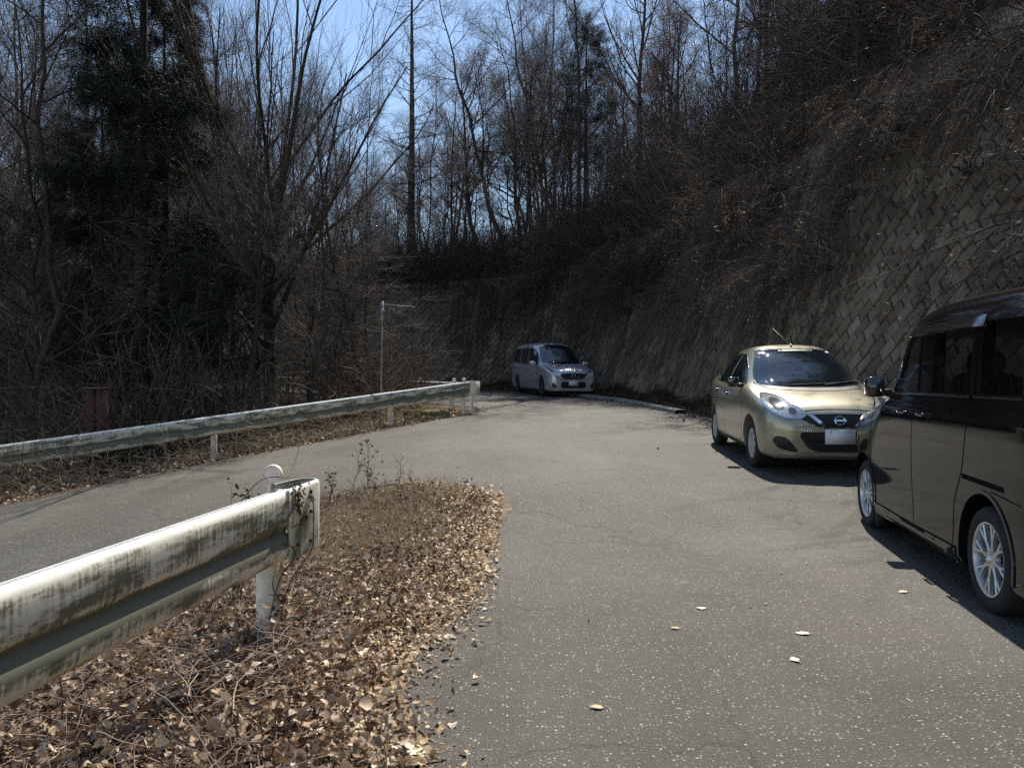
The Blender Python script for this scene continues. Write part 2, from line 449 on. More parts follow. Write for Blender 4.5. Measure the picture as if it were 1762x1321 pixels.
Hs = lambda u: np.interp(u, [u_of_y(7), u_of_y(14), u_of_y(24), u_of_y(33)], [6.9, 6.2, 5.8, 5.2])
LEAN = math.atan(.28); CL, SL = math.cos(LEAN), math.sin(LEAN)
def wall_pt(u, v, h=0):
    """u along, v up the face, h proud of the face"""
    p, n = wall_at(u)
    v = np.asarray(v, float); h = np.asarray(h, float)
    d = v * SL - h * CL; z = wall_base_z(u) + v * CL + h * SL
    return np.stack([p[..., 0] + n[..., 0] * d, p[..., 1] + n[..., 1] * d, z], -1)
# hill slope factor along the wall: steep on the right, almost level at the far left
U1 = u_of_y(24); U2 = u_of_y(34)
def hill_slope(u): return np.interp(u, [0, u_of_y(10), U1, u_of_y(30), U2, WLEN], [1.25, 1.25, 1.12, .62, .24, .10])
def hill_pt(u, d):
    """d metres behind the wall top"""
    p, n = wall_at(u); d = np.asarray(d, float)
    off = Hs(u) * SL + d
    s = hill_slope(u)
    rise = np.where(d < 14, s * d, s * 14 + s * .80 * (d - 14))
    x = p[..., 0] + n[..., 0] * off; y = p[..., 1] + n[..., 1] * off
    z = wall_base_z(u) + Hs(u) * CL + rise + .35 * np.sin(x * .8 + 1) * np.sin(y * .7) * np.minimum(d / 3, 1)
    return np.stack([x, y, z], -1)

# ------------------------------------------------------------------ ground sheet
def graded(vals):
    out = []
    for a, b, n in vals: out += list(np.linspace(a, b, n, endpoint=False))
    return np.array(out + [vals[-1][1]])
gx = graded([(-420, -60, 36), (-60, -16, 44), (-16, 9, 72), (9, 30, 12), (30, 420, 14)])
gy = graded([(-60, -4, 14), (-4, 38, 120), (38, 70, 26), (70, 520, 36)])
XX, YY = np.meshgrid(gx, gy, indexing='ij')
ZZ = G(XX, YY)
ZZ = np.where((XX > 9), np.minimum(ZZ, f_main(YY)) - .3, ZZ)
V = np.stack([XX, YY, ZZ], -1).reshape(-1, 3)
ix = np.arange(XX.size).reshape(XX.shape)
Q = np.stack([ix[:-1, :-1], ix[1:, :-1], ix[1:, 1:], ix[:-1, 1:]], -1).reshape(-1, 4)
tagp(link_mesh('ground', np_mesh('ground', V, Q), mats=M['soil']), kind='structure')

# hillside behind the wall
us = np.linspace(0, WLEN, 150); ds = np.concatenate([[-.12, 0], np.linspace(.5, 14, 24), np.linspace(16, 160, 30)])
UU, DD = np.meshgrid(us, ds, indexing='ij')
V = hill_pt(UU, DD); V[:, 0, 2] -= .25
ix = np.arange(UU.size).reshape(UU.shape)
Q = np.stack([ix[:-1, :-1], ix[:-1, 1:], ix[1:, 1:], ix[1:, :-1]], -1)[..., ::-1].reshape(-1, 4)
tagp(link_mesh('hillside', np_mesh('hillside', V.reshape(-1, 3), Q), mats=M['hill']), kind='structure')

# road sheet
def densify(P, step, jit=0, seed=0, closed=True):
    rng = random.Random(seed); out = []
    n = len(P)
    for i in range(n if closed else n - 1):
        a = Vector(P[i]); b = Vector(P[(i + 1) % n]); L = (b - a).length; k = max(1, int(L / step))
        nrm = Vector((-(b - a).y, (b - a).x)).normalized() if L else Vector((0, 0))
        for j in range(k):
            q = a + (b - a) * (j / k)
            if jit: q = q + nrm * rng.gauss(0, jit)
            out.append((q.x, q.y))
    return out
MEDIAN = [(-.30, -6), (-.30, 2.53), (-.49, 3.05), (-.52, 3.5), (-.34, 4.25), (-.2, 5.3), (-.2, 6.4), (-.06, 7.3), (-.14, 7.8), (-.75, 8.25), (-1.3, 8.4), (-2.0, 7.9), (-2.6, 6.3), (-3.0, 4.2), (-3.2, 0), (-3.4, -6)]
ROAD = [(-.30, -6)] + MEDIAN[1:-1] + [(-3.4, -6), (-24, -6), (-20.5, -2.4), (-7.3, 10.4), (-6.46, 11.9), (-5.0, 13.6), (-2.9, 15.8), (-1.15, 18.1), (-.72, 19.0), (-.95, 20.4), (-3.6, 25.2), (-6.4, 29.4), (-12.5, 33.0), (-24, 35.6), (-40, 38.5), (-40, 41.2), (-22, 38.0), (-12, 35.9), (-6, 33.9), (-1.8, 31.6), (.8, 29.3), (2.35, 26.7), (3.45, 23.1), (4.35, 18), (5.0, 11), (5.2, 6), (5.35, 2), (5.6, -6)]
bd = densify(ROAD, .16, .022, 5)
N = len(bd)
gxx, gyy = np.meshgrid(np.arange(-24, 6, .33), np.arange(-6, 41, .33))
gxx = gxx.ravel(); gyy = gyy.ravel()
ok = inside(gxx, gyy, np.array(bd)) & (seg_dist(gxx, gyy, np.array(bd + bd[:1])) > .12)
pts = bd + list(zip(gxx[ok], gyy[ok]))
vs, es, fs, *_ = delaunay_2d_cdt([Vector(p) for p in pts], [(i, (i + 1) % N) for i in range(N)], [], 1, 1e-4)
va = np.array([(v.x, v.y) for v in vs])
RV = np.column_stack([va, G(va[:, 0], va[:, 1]) + .016])
me = py_mesh('road', RV, [f for f in fs])
tagp(link_mesh('road', me, mats=M['asphalt']), kind='structure')

# gritty dirt washed over the edge of the asphalt (kept apart by 4 mm)
def wavy(P, amp, seed):
    rng = np.random.default_rng(seed); P = np.array(densify(P, .05, 0, 1, closed=False)); s = np.arange(len(P)) * .05
    t = np.gradient(P, axis=0); t /= np.linalg.norm(t, axis=1, keepdims=True); n = np.stack([t[:, 1], -t[:, 0]], 1)
    f = sum(a * np.sin(s * k + rng.uniform(0, 6)) for a, k in ((.4, 2.1), (.3, 5.3), (.25, 11), (.2, 23), (.12, 47))) + rng.normal(0, .06, len(s))
    return P, n, amp * np.clip(.55 + .45 * f, .02, 2)
for P_, amp, sd_ in ((MEDIAN[1:11], -.30, 3), ([(-7.4, 10.5), (-6.46, 11.9), (-5.0, 13.6), (-2.9, 15.8), (-1.15, 18.1), (-.72, 19.0)], .16, 4)):
    P, n, wd = wavy(P_, amp, sd_)
    a = P + n * (.06 if amp > 0 else -.06) * -1; b = P + n * wd[:, None]
    V = np.stack([np.column_stack([q, G(q[:, 0], q[:, 1]) + .0205]) for q in (a, a * .5 + b * .5, b)], 1).reshape(-1, 3)
    i = np.arange(len(V)).reshape(-1, 3); Q = np.stack([i[:-1, :-1], i[:-1, 1:], i[1:, 1:], i[1:, :-1]], -1).reshape(-1, 4)
    tagp(link_mesh('verge_dirt', np_mesh('verge_dirt', V, Q), mats=M['grit']), kind='structure')

# raised kerb and the worn white line that carries on from it
def strip(name, P, w, h, lift, mat, steps=.3):
    P = np.array(densify(P, steps, 0, 1, closed=False) + [P[-1]])
    t = np.gradient(P, axis=0); t /= np.linalg.norm(t, axis=1, keepdims=True); n = np.stack([t[:, 1], -t[:, 0]], 1)
    g = G(P[:, 0], P[:, 1]) + .016
    prof = [(0, lift - (.1 if h else 0)), (0, lift + h), (w, lift + h), (w, lift - (.1 if h else 0))] if h else [(0, lift), (w, lift)]
    rows = [np.column_stack([P + n * a, g + b]) for a, b in prof]
    V = np.stack(rows, 1).reshape(-1, 3); k = len(prof)
    i = np.arange(len(V)).reshape(-1, k)
    Q = np.stack([i[:-1, :-1], i[:-1, 1:], i[1:, 1:], i[1:, :-1]], -1).reshape(-1, 4)
    return link_mesh(name, np_mesh(name, V, Q), mats=mat, smooth=False)
tagp(strip('kerb', [(.9, 29.0), (2.3, 26.6), (3.35, 23.1), (4.2, 18.2)], .3, .085, 0, M['conc']), kind='structure')
tagp(strip('road_line', [(4.28, 17.6), (4.8, 12.5), (5.0, 9)], .1, 0, .004, M['white']), kind='structure')

# ------------------------------------------------------------------ retaining wall
wall = empty('retaining_wall', tuple(wall_pt(np.array(u_of_y(12)), 0)), 0,
             'tall leaning retaining wall of diagonal concrete blocks along the right of the road', 'retaining wall')
bpy.context.view_layer.update()
wl = np.array(wall.location)
uu = np.linspace(0, WLEN, 260); vv = np.linspace(0, 1, 8)
UU, VV = np.meshgrid(uu, vv, indexing='ij'); VV = -.4 + VV * (Hs(UU) + .4)
V = wall_pt(UU, VV, 0) - wl
back = hill_pt(uu, .25) - wl; back[:, 2] += .02
V = np.concatenate([V, back[:, None, :]], 1)
ix = np.arange(V.shape[0] * V.shape[1]).reshape(V.shape[:2])
Q = np.stack([ix[:-1, :-1], ix[:-1, 1:], ix[1:, 1:], ix[1:, :-1]], -1).reshape(-1, 4)
link_mesh('backing', np_mesh('backing', V.reshape(-1, 3), Q), wall, M['joint'])
rng = np.random.default_rng(3)
def clip_poly(P, axis, val, keep_less):
    out = []
    for i in range(len(P)):
        a, b = P[i], P[(i + 1) % len(P)]
        ia = (a[axis] < val) == keep_less; ib = (b[axis] < val) == keep_less
        if ia: out.append(a)
        if ia != ib:
            t = (val - a[axis]) / (b[axis] - a[axis]); out.append(tuple(a[k] + t * (b[k] - a[k]) for k in (0, 1)))
    return out
BV, BF = [], []
bl, bw = .38, .235
c45 = math.sqrt(.5)
for r in range(-2, int((WLEN + WH) * c45 / bw) + 3):
    q0 = r * bw
    for k in range(-int(WLEN * c45 / bl) - 3, int(WH * c45 / bl) + 4):
        p0 = k * bl + (r % 2) * bl / 2
        # rows run up towards the camera end: u = (q - p)/sqrt2, v = (p + q)/sqrt2
        cu = (q0 + bw / 2 - p0 - bl / 2) * c45; cv = (p0 + bl / 2 + q0 + bw / 2) * c45
        if cu < 0 or cu > WLEN - .5 or cv < -.25 or cv > Hs(cu) + .25: continue
        g = .015
        quad = [(p0 + g, q0 + g), (p0 + bl - g, q0 + g), (p0 + bl - g, q0 + bw - g), (p0 + g, q0 + bw - g)]
        P = [((q - p) * c45, (p + q) * c45) for p, q in quad]
        P = clip_poly(P, 1, -.1, False); P = clip_poly(P, 1, float(Hs(cu)) - .02, True) if P else P
        if len(P) < 3: continue
        h = float(rng.uniform(.028, .06)); tl = rng.normal(0, .006, 2)
        cx = sum(p[0] for p in P) / len(P); cy = sum(p[1] for p in P) / len(P)
        b0 = len(BV); n = len(P)
        Pa = np.array(P); Pin = Pa + (np.array([cx, cy]) - Pa) * .07
        hh = h + (Pa[:, 0] - cx) * tl[0] * 6 + (Pa[:, 1] - cy) * tl[1] * 6
        for arr, hv in ((Pa, np.full(n, -.005)), (Pa, hh - .012), (Pin, hh)):
            BV.extend(wall_pt(arr[:, 0], arr[:, 1], hv) - wl)
        for a in range(n):
            b = (a + 1) % n
            BF.append((b0 + a, b0 + b, b0 + n + b, b0 + n + a)); BF.append((b0 + n + a, b0 + n + b, b0 + 2 * n + b, b0 + 2 * n + a))
        BF.append(tuple(b0 + 2 * n + a for a in range(n)))
link_mesh('block_facing', py_mesh('block_facing', BV, BF), wall, M['block'], smooth=False)
# ------------------------------------------------------------------ guardrails
PROF = [(-.005, .300), (.005, .335), (.022, .350), (.054, .350), (.073, .341), (.084, .320), (.086, .285), (.085, .240), (.082, .200), (.074, .177), (.058, .163), (.052, .153), (.058, .143), (.072, .128), (.082, .105), (.084, .072), (.077, .036), (.056, .010), (.038, 0)]
def beam_mesh(name, path, top, side, org, t0=0, flat_end=None, wob=.004, seed=0):
    """loft the beam profile along path [(x,y)], top = list of z of the top edge; side = +1 faces right of travel"""
    rng = np.random.default_rng(seed)
    P = np.array(path, float); T = np.gradient(P, axis=0); T /= np.linalg.norm(T, axis=1, keepdims=True)
    Nn = np.stack([T[:, 1], -T[:, 0]], 1) * side
    s = np.concatenate([[0], np.cumsum(np.hypot(*(P[1:] - P[:-1]).T))])
    pf = np.array(PROF); hs = pf[:, 1] / .35
    V = []; UVs = []
    wv = np.interp(s, np.arange(0, s[-1] + 2, 1.0), rng.normal(0, wob, len(np.arange(0, s[-1] + 2, 1.0))))
    for i in range(len(P)):
        k = 1 if flat_end is None else float(np.clip(flat_end(s[i], s[-1]), 0, 1))
        dep = pf[:, 0] * k + (.045 * (1 - k)) * (pf[:, 0] > -.9) + wv[i]
        for j in range(len(pf)):
            V.append((P[i, 0] + Nn[i, 0] * dep[j], P[i, 1] + Nn[i, 1] * dep[j], top[i] - .35 + pf[j, 1]))
            UVs.append((s[i] + t0, hs[j]))
    V = np.array(V); n = len(pf)
    # back skin, 5 mm behind
    Nrep = np.repeat(Nn, n, axis=0)
    Vb = V.copy(); Vb[:, :2] -= Nrep * .005
    i = np.arange(len(V)).reshape(-1, n); m = len(V)
    Q = np.stack([i[:-1, :-1], i[:-1, 1:], i[1:, 1:], i[1:, :-1]], -1).reshape(-1, 4)
    j = i + m
    Qb = np.stack([j[:-1, :-1], j[1:, :-1], j[1:, 1:], j[:-1, 1:]], -1).reshape(-1, 4)
    E = []
    for c in (0, n - 1): E.append(np.stack([i[:-1, c], i[1:, c], j[1:, c], j[:-1, c]], -1))
    for r in (0, -1): E.append(np.stack([i[r, :-1], i[r, 1:], j[r, 1:], j[r, :-1]], -1))
    VV = np.concatenate([V, Vb]) - np.array(org)
    QQ = np.concatenate([Q, Qb] + E)
    me = np_mesh(name, VV, QQ)
    uvl = me.uv_layers.new(name='UVMap')
    UVa = np.array(UVs + UVs, dtype=np.float32)
    li = np.empty(len(me.loops), dtype=np.int32); me.loops.foreach_get('vertex_index', li)
    uvl.data.foreach_set('uv', UVa[li].ravel())
    return me

def line_path(a, b, step):
    a = np.array(a, float); b = np.array(b, float); n = max(2, int(np.linalg.norm(b - a) / step) + 1)
    return [tuple(a + (b - a) * t) for t in np.linspace(0, 1, n)]

def post(parent, x, y, z0, z1, org, w=.115, name='post', rot=0, mat=None):
    mb = MB()
    lathe(mb, [(.001, z1), (w / 2 - .006, z1), (w / 2, z1 - .008), (w / 2, z0)], 20, 'z', (x - org[0], y - org[1], -org[2]))
    return link_mesh(name, mb.mesh(name), parent, mat or M['post'], sharp=40)

def bolt(parent, x, y, z, org, nx, ny, r=.013):
    mb = MB(); n = Vector((nx, ny, 0)).normalized()
    c = Vector((x, y, z)) - Vector(org)
    pts = [tuple(c - n * .004), tuple(c + n * .007)]
    tube(mb, pts, [r, r * .7], 8)
    return link_mesh('bolt', mb.mesh('bolt'), parent, M['rust'])

def delineator(parent, x, y, z, org, face=(0, -1), r=.047, h=.10, name='delineator'):
    f = Vector((face[0], face[1], .06)).normalized()
    c = Vector((x, y, z + h)) - Vector(org)
    M3 = f.to_track_quat('Y', 'Z').to_matrix().to_4x4()
    mb = MB(); mb2 = MB()
    lathe(mb, [(.001, -.022), (r * .9, -.022), (r, -.014), (r, .016), (r * .93, .020), (r * .86, .013)], 28)
    lathe(mb2, [(r * .87, .012), (r * .5, .015), (.001, .016)], 28)
    def fin(m): 
        for v in m.vertices: v.co = M3 @ v.co + c
        return m
    o = link_mesh(name, fin(mb.mesh(name)), parent, M['disc'], sharp=40)
    link_mesh('reflector_face', fin(mb2.mesh('reflector_face')), o, M['disc_face'])
    mb = MB(); tube(mb, [(c.x, c.y, c.z - h - .05), (c.x, c.y, c.z - r * .8)], .008, 8)
    link_mesh('stalk', mb.mesh('stalk'), o, M['steel'])
    return o

# --- near guardrail -------------------------------------------------
nd_ = Vector((math.sin(rad(12.2)), math.cos(rad(12.2))))
E0 = Vector((-1.155, 3.78))                       # end post
def nr(t): p = E0 + nd_ * t; return (p.x, p.y)
top_near = lambda t: .775 + .0465 * t
org = (E0.x, E0.y, g1(*E0))
near = empty('guardrail', org, 0, 'white grimy corrugated guardrail with rounded end standing in the dead leaves nearest the camera', 'guardrail')
ts = np.linspace(-9.2, -.02, 130)
me = beam_mesh('beam', [nr(t) for t in ts], [top_near(t) for t in ts], 1, org)
link_mesh('beam', me, near, M['rail'], sharp=50)
# terminal sleeve: overlaps the beam end, runs flat, then hooks back on itself
tp = [nr(t) for t in np.linspace(-.06, .235, 10)]
nrm = Vector((nd_.y, -nd_.x))
R_ = .06
cc = Vector(tp[-1]) - nrm * (R_ - .045)
hook = []
for a in np.linspace(0, PI, 12)[1:]:
    hook.append(tuple(cc + nrm * (R_ - .045) * math.cos(a) + nd_ * R_ * math.sin(a)))
bp = Vector(hook[-1])
tail = [tuple(bp - nd_ * t) for t in np.linspace(.04, .30, 6)]
V = []; UVs = []
path = [(Vector(p) + nrm * .045) if i < 10 else Vector(p) for i, p in enumerate(tp)]
full = [tuple(Vector(p) + nrm * .088) for p in tp]
c2 = Vector(full[-1]) - nrm * .07
full += [tuple(c2 + nrm * .07 * math.cos(a) + nd_ * .075 * math.sin(a)) for a in np.linspace(0, PI, 14)[1:]]
full += [tuple(Vector(full[-1]) - nd_ * t) for t in np.linspace(.04, .26, 6)]
full = np.array(full); k = len(full)
s = np.concatenate([[0], np.cumsum(np.hypot(*(full[1:] - full[:-1]).T))])
hz = [0, .01, .17, .34, .352, .358]
inn = [.012, 0, 0, 0, .004, .016]
T = np.gradient(full, axis=0); T /= np.linalg.norm(T, axis=1, keepdims=True); NN = np.stack([T[:, 1], -T[:, 0]], 1)
zt = [top_near(min(.3, -.06 + x)) for x in s]
VV = []; UV = []
for i in range(k):
    for a, b in zip(hz, inn):
        q = full[i] - NN[i] * b; VV.append((q[0] - org[0], q[1] - org[1], zt[i] - .354 + a - org[2])); UV.append((s[i] + 30, .62 + a * .6 if a < .352 else .99))
n6 = 6; VV = np.array(VV); Vb = VV.copy(); Vb[:, :2] -= np.repeat(NN, n6, 0) * .006
i = np.arange(k * n6).reshape(k, n6); j = i + k * n6
Q = np.concatenate([np.stack([i[:-1, :-1], i[:-1, 1:], i[1:, 1:], i[1:, :-1]], -1).reshape(-1, 4), np.stack([j[:-1, :-1], j[1:, :-1], j[1:, 1:], j[:-1, 1:]], -1).reshape(-1, 4)] +
    [np.stack([i[:-1, c], i[1:, c], j[1:, c], j[:-1, c]], -1) for c in (0, n6 - 1)] + [np.stack([i[r, :-1], i[r, 1:], j[r, 1:], j[r, :-1]], -1) for r in (0, -1)])
me = np_mesh('end_terminal', np.concatenate([VV, Vb]), Q)
uvl = me.uv_layers.new(name='UVMap'); li = np.empty(len(me.loops), dtype=np.int32); me.loops.foreach_get('vertex_index', li)
uvl.data.foreach_set('uv', np.array(UV + UV, dtype=np.float32)[li].ravel())
link_mesh('end_terminal', me, near, M['rail'], sharp=50)
for tt in (0, -4, -8):
    px, py = nr(tt); px -= nrm.x * .062; py -= nrm.y * .062
    post(near, px, py, g1(px, py) - .1, top_near(tt) - .05, org)
for tt, zz in ((.02, -.06), (.02, -.28), (.15, -.04), (.15, -.29)):
    px, py = nr(tt); q = Vector((px, py)) + nrm * .090
    bolt(near, q.x, q.y, top_near(tt) + zz, org, nrm.x, nrm.y)
px, py = nr(-.05)
delineator(near, px - nrm.x * .01, py - nrm.y * .01, top_near(0) - .03, org, (.10, -1), r=.046, h=.105)

# --- far guardrail ---------------------------------------------------
A = Vector((-7.9, 11.7)); B = Vector((-1.06, 18.22)); dirf = (B - A).normalized()
A2 = A - dirf * 9
def zfar(p): 
    t = (Vector(p) - A).dot(dirf) / (B - A).length
    return .44 + (1.515 - .44) * t
orgf = (B.x, B.y, g1(*B))
far = empty('guardrail', orgf, 0, 'long weathered guardrail beyond the side road with dry weeds climbing over it', 'guardrail')
pf = line_path(A2, B, .14)
link_mesh('beam', beam_mesh('beam', pf, [zfar(p) for p in pf], 1, orgf, 50, seed=4), far, M['rail'], sharp=50)
nf = Vector((dirf.y, -dirf.x))
for tt in (.1, 2.2, 6.1, 10.0, 13.9, 17.8):
    p = B - dirf * tt - nf * .06
    post(far, p.x, p.y, min(g1(p.x, p.y), zfar(p) - .6) - .2, zfar(p) - .03, orgf)
p = B + dirf * .10 + nf * .02
post(far, p.x, p.y, g1(p.x, p.y) - .2, zfar(p) + .01, orgf, w=.10)
mb = MB(); box(mb, (p.x - orgf[0] + .11, p.y - orgf[1] + .03, zfar(p) - .18 - orgf[2]), (.20, .05, .35), math.atan2(dirf.y, dirf.x))
link_mesh('end_plate', mb.mesh('end_plate'), far, M['post'], smooth=False)
p = B - dirf * .12; delineator(far, p.x, p.y, zfar(p) - .02, orgf, (0, -1), r=.045, h=.08)

# --- second guardrail, running away round the bend --------------------
C0 = Vector((-1.35, 19.0)); C1 = Vector((-5.3, 28)); C2 = Vector((-11.8, 33.6))
orgs = (C0.x, C0.y, g1(*C0))
sec = empty('guardrail', orgs, 0, 'distant dark guardrail seen from its back going round the bend below the wall', 'guardrail')
ps = line_path(C0, C1, .3) + line_path(C1, C2, .3)[1:]
zs_ = [float(np.interp(p[1], [19, 28, 33.6], [1.50, 1.74, 1.98])) for p in ps]
link_mesh('beam', beam_mesh('beam', ps, zs_, 1, orgs, 90, seed=6), sec, M['rail'], sharp=50)
for q in range(5):
    t = .3 + 3.0 * q; d2 = (C1 - C0).normalized(); p = C0 + d2 * t if t < 9.8 else C1 + (C2 - C1).normalized() * (t - 9.8)
    n2 = Vector((d2.y, -d2.x)); zt_ = float(np.interp(p.y, [19, 28, 33.6], [1.50, 1.74, 1.98]))
    post(sec, p.x - n2.x * .06, p.y - n2.y * .06, g1(p.x, p.y) - .3, zt_ - .03, orgs)
    delineator(sec, p.x, p.y, zt_ - .03, orgs, (.1, -1), r=.05, h=.09)

# --- thin marker pole with a horizontal arm --------------------------
px, py = -2.86, 16.75
pz = g1(px, py)
pole = empty('marker_pole', (px, py, pz), 0, 'thin pale metal pole with a short horizontal arm standing behind the far guardrail', 'pole')
ztop = 1.25 + (675 - 522) / 1306 * py - pz
mb = MB(); tube(mb, [(-.05, 0, -.3), (-.02, 0, ztop * .5), (0, 0, ztop)], [.018, .017, .015], 10)
link_mesh('pole_shaft', mb.mesh('pole_shaft'), pole, M['steel'])
mb = MB(); tube(mb, [(-.07, 0, ztop - .01), (.74, -.06, ztop - .085)], .009, 8)
link_mesh('arm', mb.mesh('arm'), pole, M['steel'])
mb = MB(); superell(mb, (.005, -.01, ztop - .17), (.045, .04, .055)); superell(mb, (-.01, -.01, ztop - .33), (.038, .035, .08)); tube(mb, [(-.01, 0, ztop - .5), (0, 0, ztop + .05)], .028, 8)
link_mesh('clamp', mb.mesh('clamp'), pole, M['steel'])

# --- rust red steel post beyond the far rail ---------------------------
px, py = -7.25, 13.2
pz = g1(px, py)
rp = empty('steel_post', (px, py, pz), rad(-8), 'rust red double steel post with a flat pale cap behind the far guardrail', 'post')
ht = 1.25 + (675 - 668) / 1306 * py - pz
mb = MB()
for sx in (-.098, .098):
    box(mb, (sx, 0, ht / 2 - .2), (.15, .012, ht + .4)); box(mb, (sx - .07, .07, ht / 2 - .2), (.012, .13, ht + .4)); box(mb, (sx + .07, .07, ht / 2 - .2), (.012, .13, ht + .4))
link_mesh('channel', mb.mesh('channel'), rp, M['rust'], smooth=False)
mb = MB(); box(mb, (0, .05, ht + .008), (.37, .19, .016)); link_mesh('cap_plate', mb.mesh('cap_plate'), rp, M['conc'], smooth=False)

# --- mossy slab below the far rail end ------------------------------
def rock(name, c, s, rz, mat, seed, parent=None, sub=3, amp=.12):
    bm = bmesh.new(); bmesh.ops.create_cube(bm, size=1)
    bmesh.ops.bevel(bm, geom=bm.edges[:], offset=.08, segments=2, affect='EDGES')
    bmesh.ops.subdivide_edges(bm, edges=bm.edges[:], cuts=sub, use_grid_fill=True)
    rr = random.Random(seed); ph = [rr.uniform(0, 6) for _ in range(6)]
    for v in bm.verts:
        q = v.co.copy(); f = 1 + amp * (math.sin(q.x * 7 + ph[0]) * math.sin(q.y * 6 + ph[1]) + .5 * math.sin(q.z * 11 + ph[2] + q.x * 9))
        v.co = Vector((q.x * s[0] * f, q.y * s[1] * f, q.z * s[2] * f)) + Vector((rr.gauss(0, .004), rr.gauss(0, .004), rr.gauss(0, .004)))
    me = bpy.data.meshes.new(name); bm.to_mesh(me); bm.free()
    o = link_mesh(name, me, parent, mat, sharp=50); o.location = c; o.rotation_euler = (0, 0, rz); return o
o = rock('concrete_block', (-1.95, 17.95, g1(-1.95, 17.6) + .03), (1.05, .55, .36), rad(-12), M['moss'], 4)
tagp(o, 'mossy concrete block sunk in the verge under the far guardrail end', 'concrete block')
o = rock('stone', (-.66, 6.45, g1(-.66, 6.45) + .015), (.17, .13, .05), rad(20), simple('stone_grey', (.13, .135, .15), .7, var=.2), 9)
tagp(o, 'small flat grey stone lying among leaves near the asphalt edge', 'stone')
# ------------------------------------------------------------------ trees
def norm(a): return a / (np.linalg.norm(a, axis=-1, keepdims=True) + 1e-9)
def branches(rng, P, R, nper, t0, t1, ang, av, L, lv, m, up, wig, rr, minr=.003, lenfall=.5, per=None):
    """vectorised children of the polylines P (B,n,3)"""
    B, n, _ = P.shape
    t = t0 + (t1 - t0) * (np.arange(nper)[None, :] + rng.uniform(0, 1, (B, nper))) / nper
    x = t * (n - 1); i = np.clip(x.astype(int), 0, n - 2); f = (x - i)[..., None]
    b = np.arange(B)[:, None]
    p0 = P[b, i] * (1 - f) + P[b, i + 1] * f
    T = norm(P[b, i + 1] - P[b, i])
    r0 = (R[b, i] * (1 - f[..., 0]) + R[b, i + 1] * f[..., 0])
    N = norm(np.cross(T, rng.normal(size=T.shape)))
    a = rng.normal(ang, av, t.shape)[..., None]
    d = norm(np.cos(a) * T + np.sin(a) * N)
    ln = L * (1 - lenfall * t) * rng.uniform(1 - lv, 1 + lv, t.shape)
    p = p0.reshape(-1, 3); d = d.reshape(-1, 3); ln = ln.reshape(-1, 1); r = np.minimum(r0.reshape(-1) * .85, np.maximum(r0.reshape(-1) * rr, minr))
    out = [p]
    for s in range(m):
        d = norm(d + np.array([0, 0, up]) / m + rng.normal(0, wig, d.shape))
        p = p + d * ln / m; out.append(p)
    Pn = np.stack(out, 1)
    tp = np.linspace(1, .22, m + 1)
    return Pn, r[:, None] * tp[None, :]

def trunk_line(rng, h, r, n=14, lean=(0, 0), wig=.02, flare=1.35, top=.15):
    z = np.linspace(0, 1, n)
    w = np.cumsum(rng.normal(0, wig, (n, 2)), 0) * h / n * 2.2
    w -= w[0]
    P = np.column_stack([w[:, 0] + lean[0] * h * z, w[:, 1] + lean[1] * h * z, z * h - .3])
    R = r * (1 - (1 - top) * z ** 1.1); R[0] *= flare; R[1] *= 1.08
    return P[None], R[None]

def tree_meshes(name, levels, ktr=(9, 6, 4, 3, 3)):
    """levels: list of (P,R); first two levels go to the trunk mesh, others to the crown"""
    a = MB(); c = MB()
    for i, (P, R) in enumerate(levels):
        V, Q = tube_arrays(P, R, ktr[min(i, 4)])
        (a if i < 2 else c).add(V, Q)
    return a.mesh(name + '_trunk'), c.mesh(name + '_crown')

def leaf_cloud(rng, P, n, size, spread=.12, flat=.5):
    """n leaf quads scattered near polyline points"""
    pts = P.reshape(-1, 3); c = pts[rng.integers(0, len(pts), n)] + rng.normal(0, spread, (n, 3))
    return leaf_quads(rng, c, size, flat)

def leaf_quads(rng, c, size, flat=1.0):
    n = len(c)
    a = norm(rng.normal(size=(n, 3)) * np.array([1, 1, flat])); b = norm(np.cross(a, rng.normal(size=(n, 3))))
    s = rng.uniform(.6, 1.3, (n, 1)) * size
    q = norm(np.cross(a, b))
    v = np.stack([c - a * s, c + b * s * .45 + q * s * .15, c + a * s, c - b * s * .45 + q * s * .15], 1)
    return v.reshape(-1, 3), np.arange(n * 4).reshape(-1, 4)

def make_bare(seed, h=16, r=.16, nl=18, t0=.3, ang=.75, L=.42, up=.5, dens=1.0, lean=(0, 0), wig=.02, twigs=5, fan=False, finer=True):
    rng = np.random.default_rng(seed)
    T = trunk_line(rng, h, r, 16, lean, wig)
    lv = [T]
    b1 = branches(rng, *T, nl, t0, .97, ang, .16, h * L, .3, 9, up, .09, .55, .02, .72); lv.append(b1)
    b2 = branches(rng, *b1, int(7 * dens), .15, .97, .62, .18, h * L * .42, .35, 6, up * .6, .11, .55, .009, .5); lv.append(b2)
    b3 = branches(rng, *b2, int(7 * dens), .12, .98, .65, .2, h * L * .19, .4, 5, .22, .13, .55, .005, .4); lv.append(b3)
    if finer:
        b4 = branches(rng, *b3, int(twigs), .15, 1, .6, .22, h * L * .085, .45, 3, .2, .14, .6, .0032, .3); lv.append(b4)
    return lv

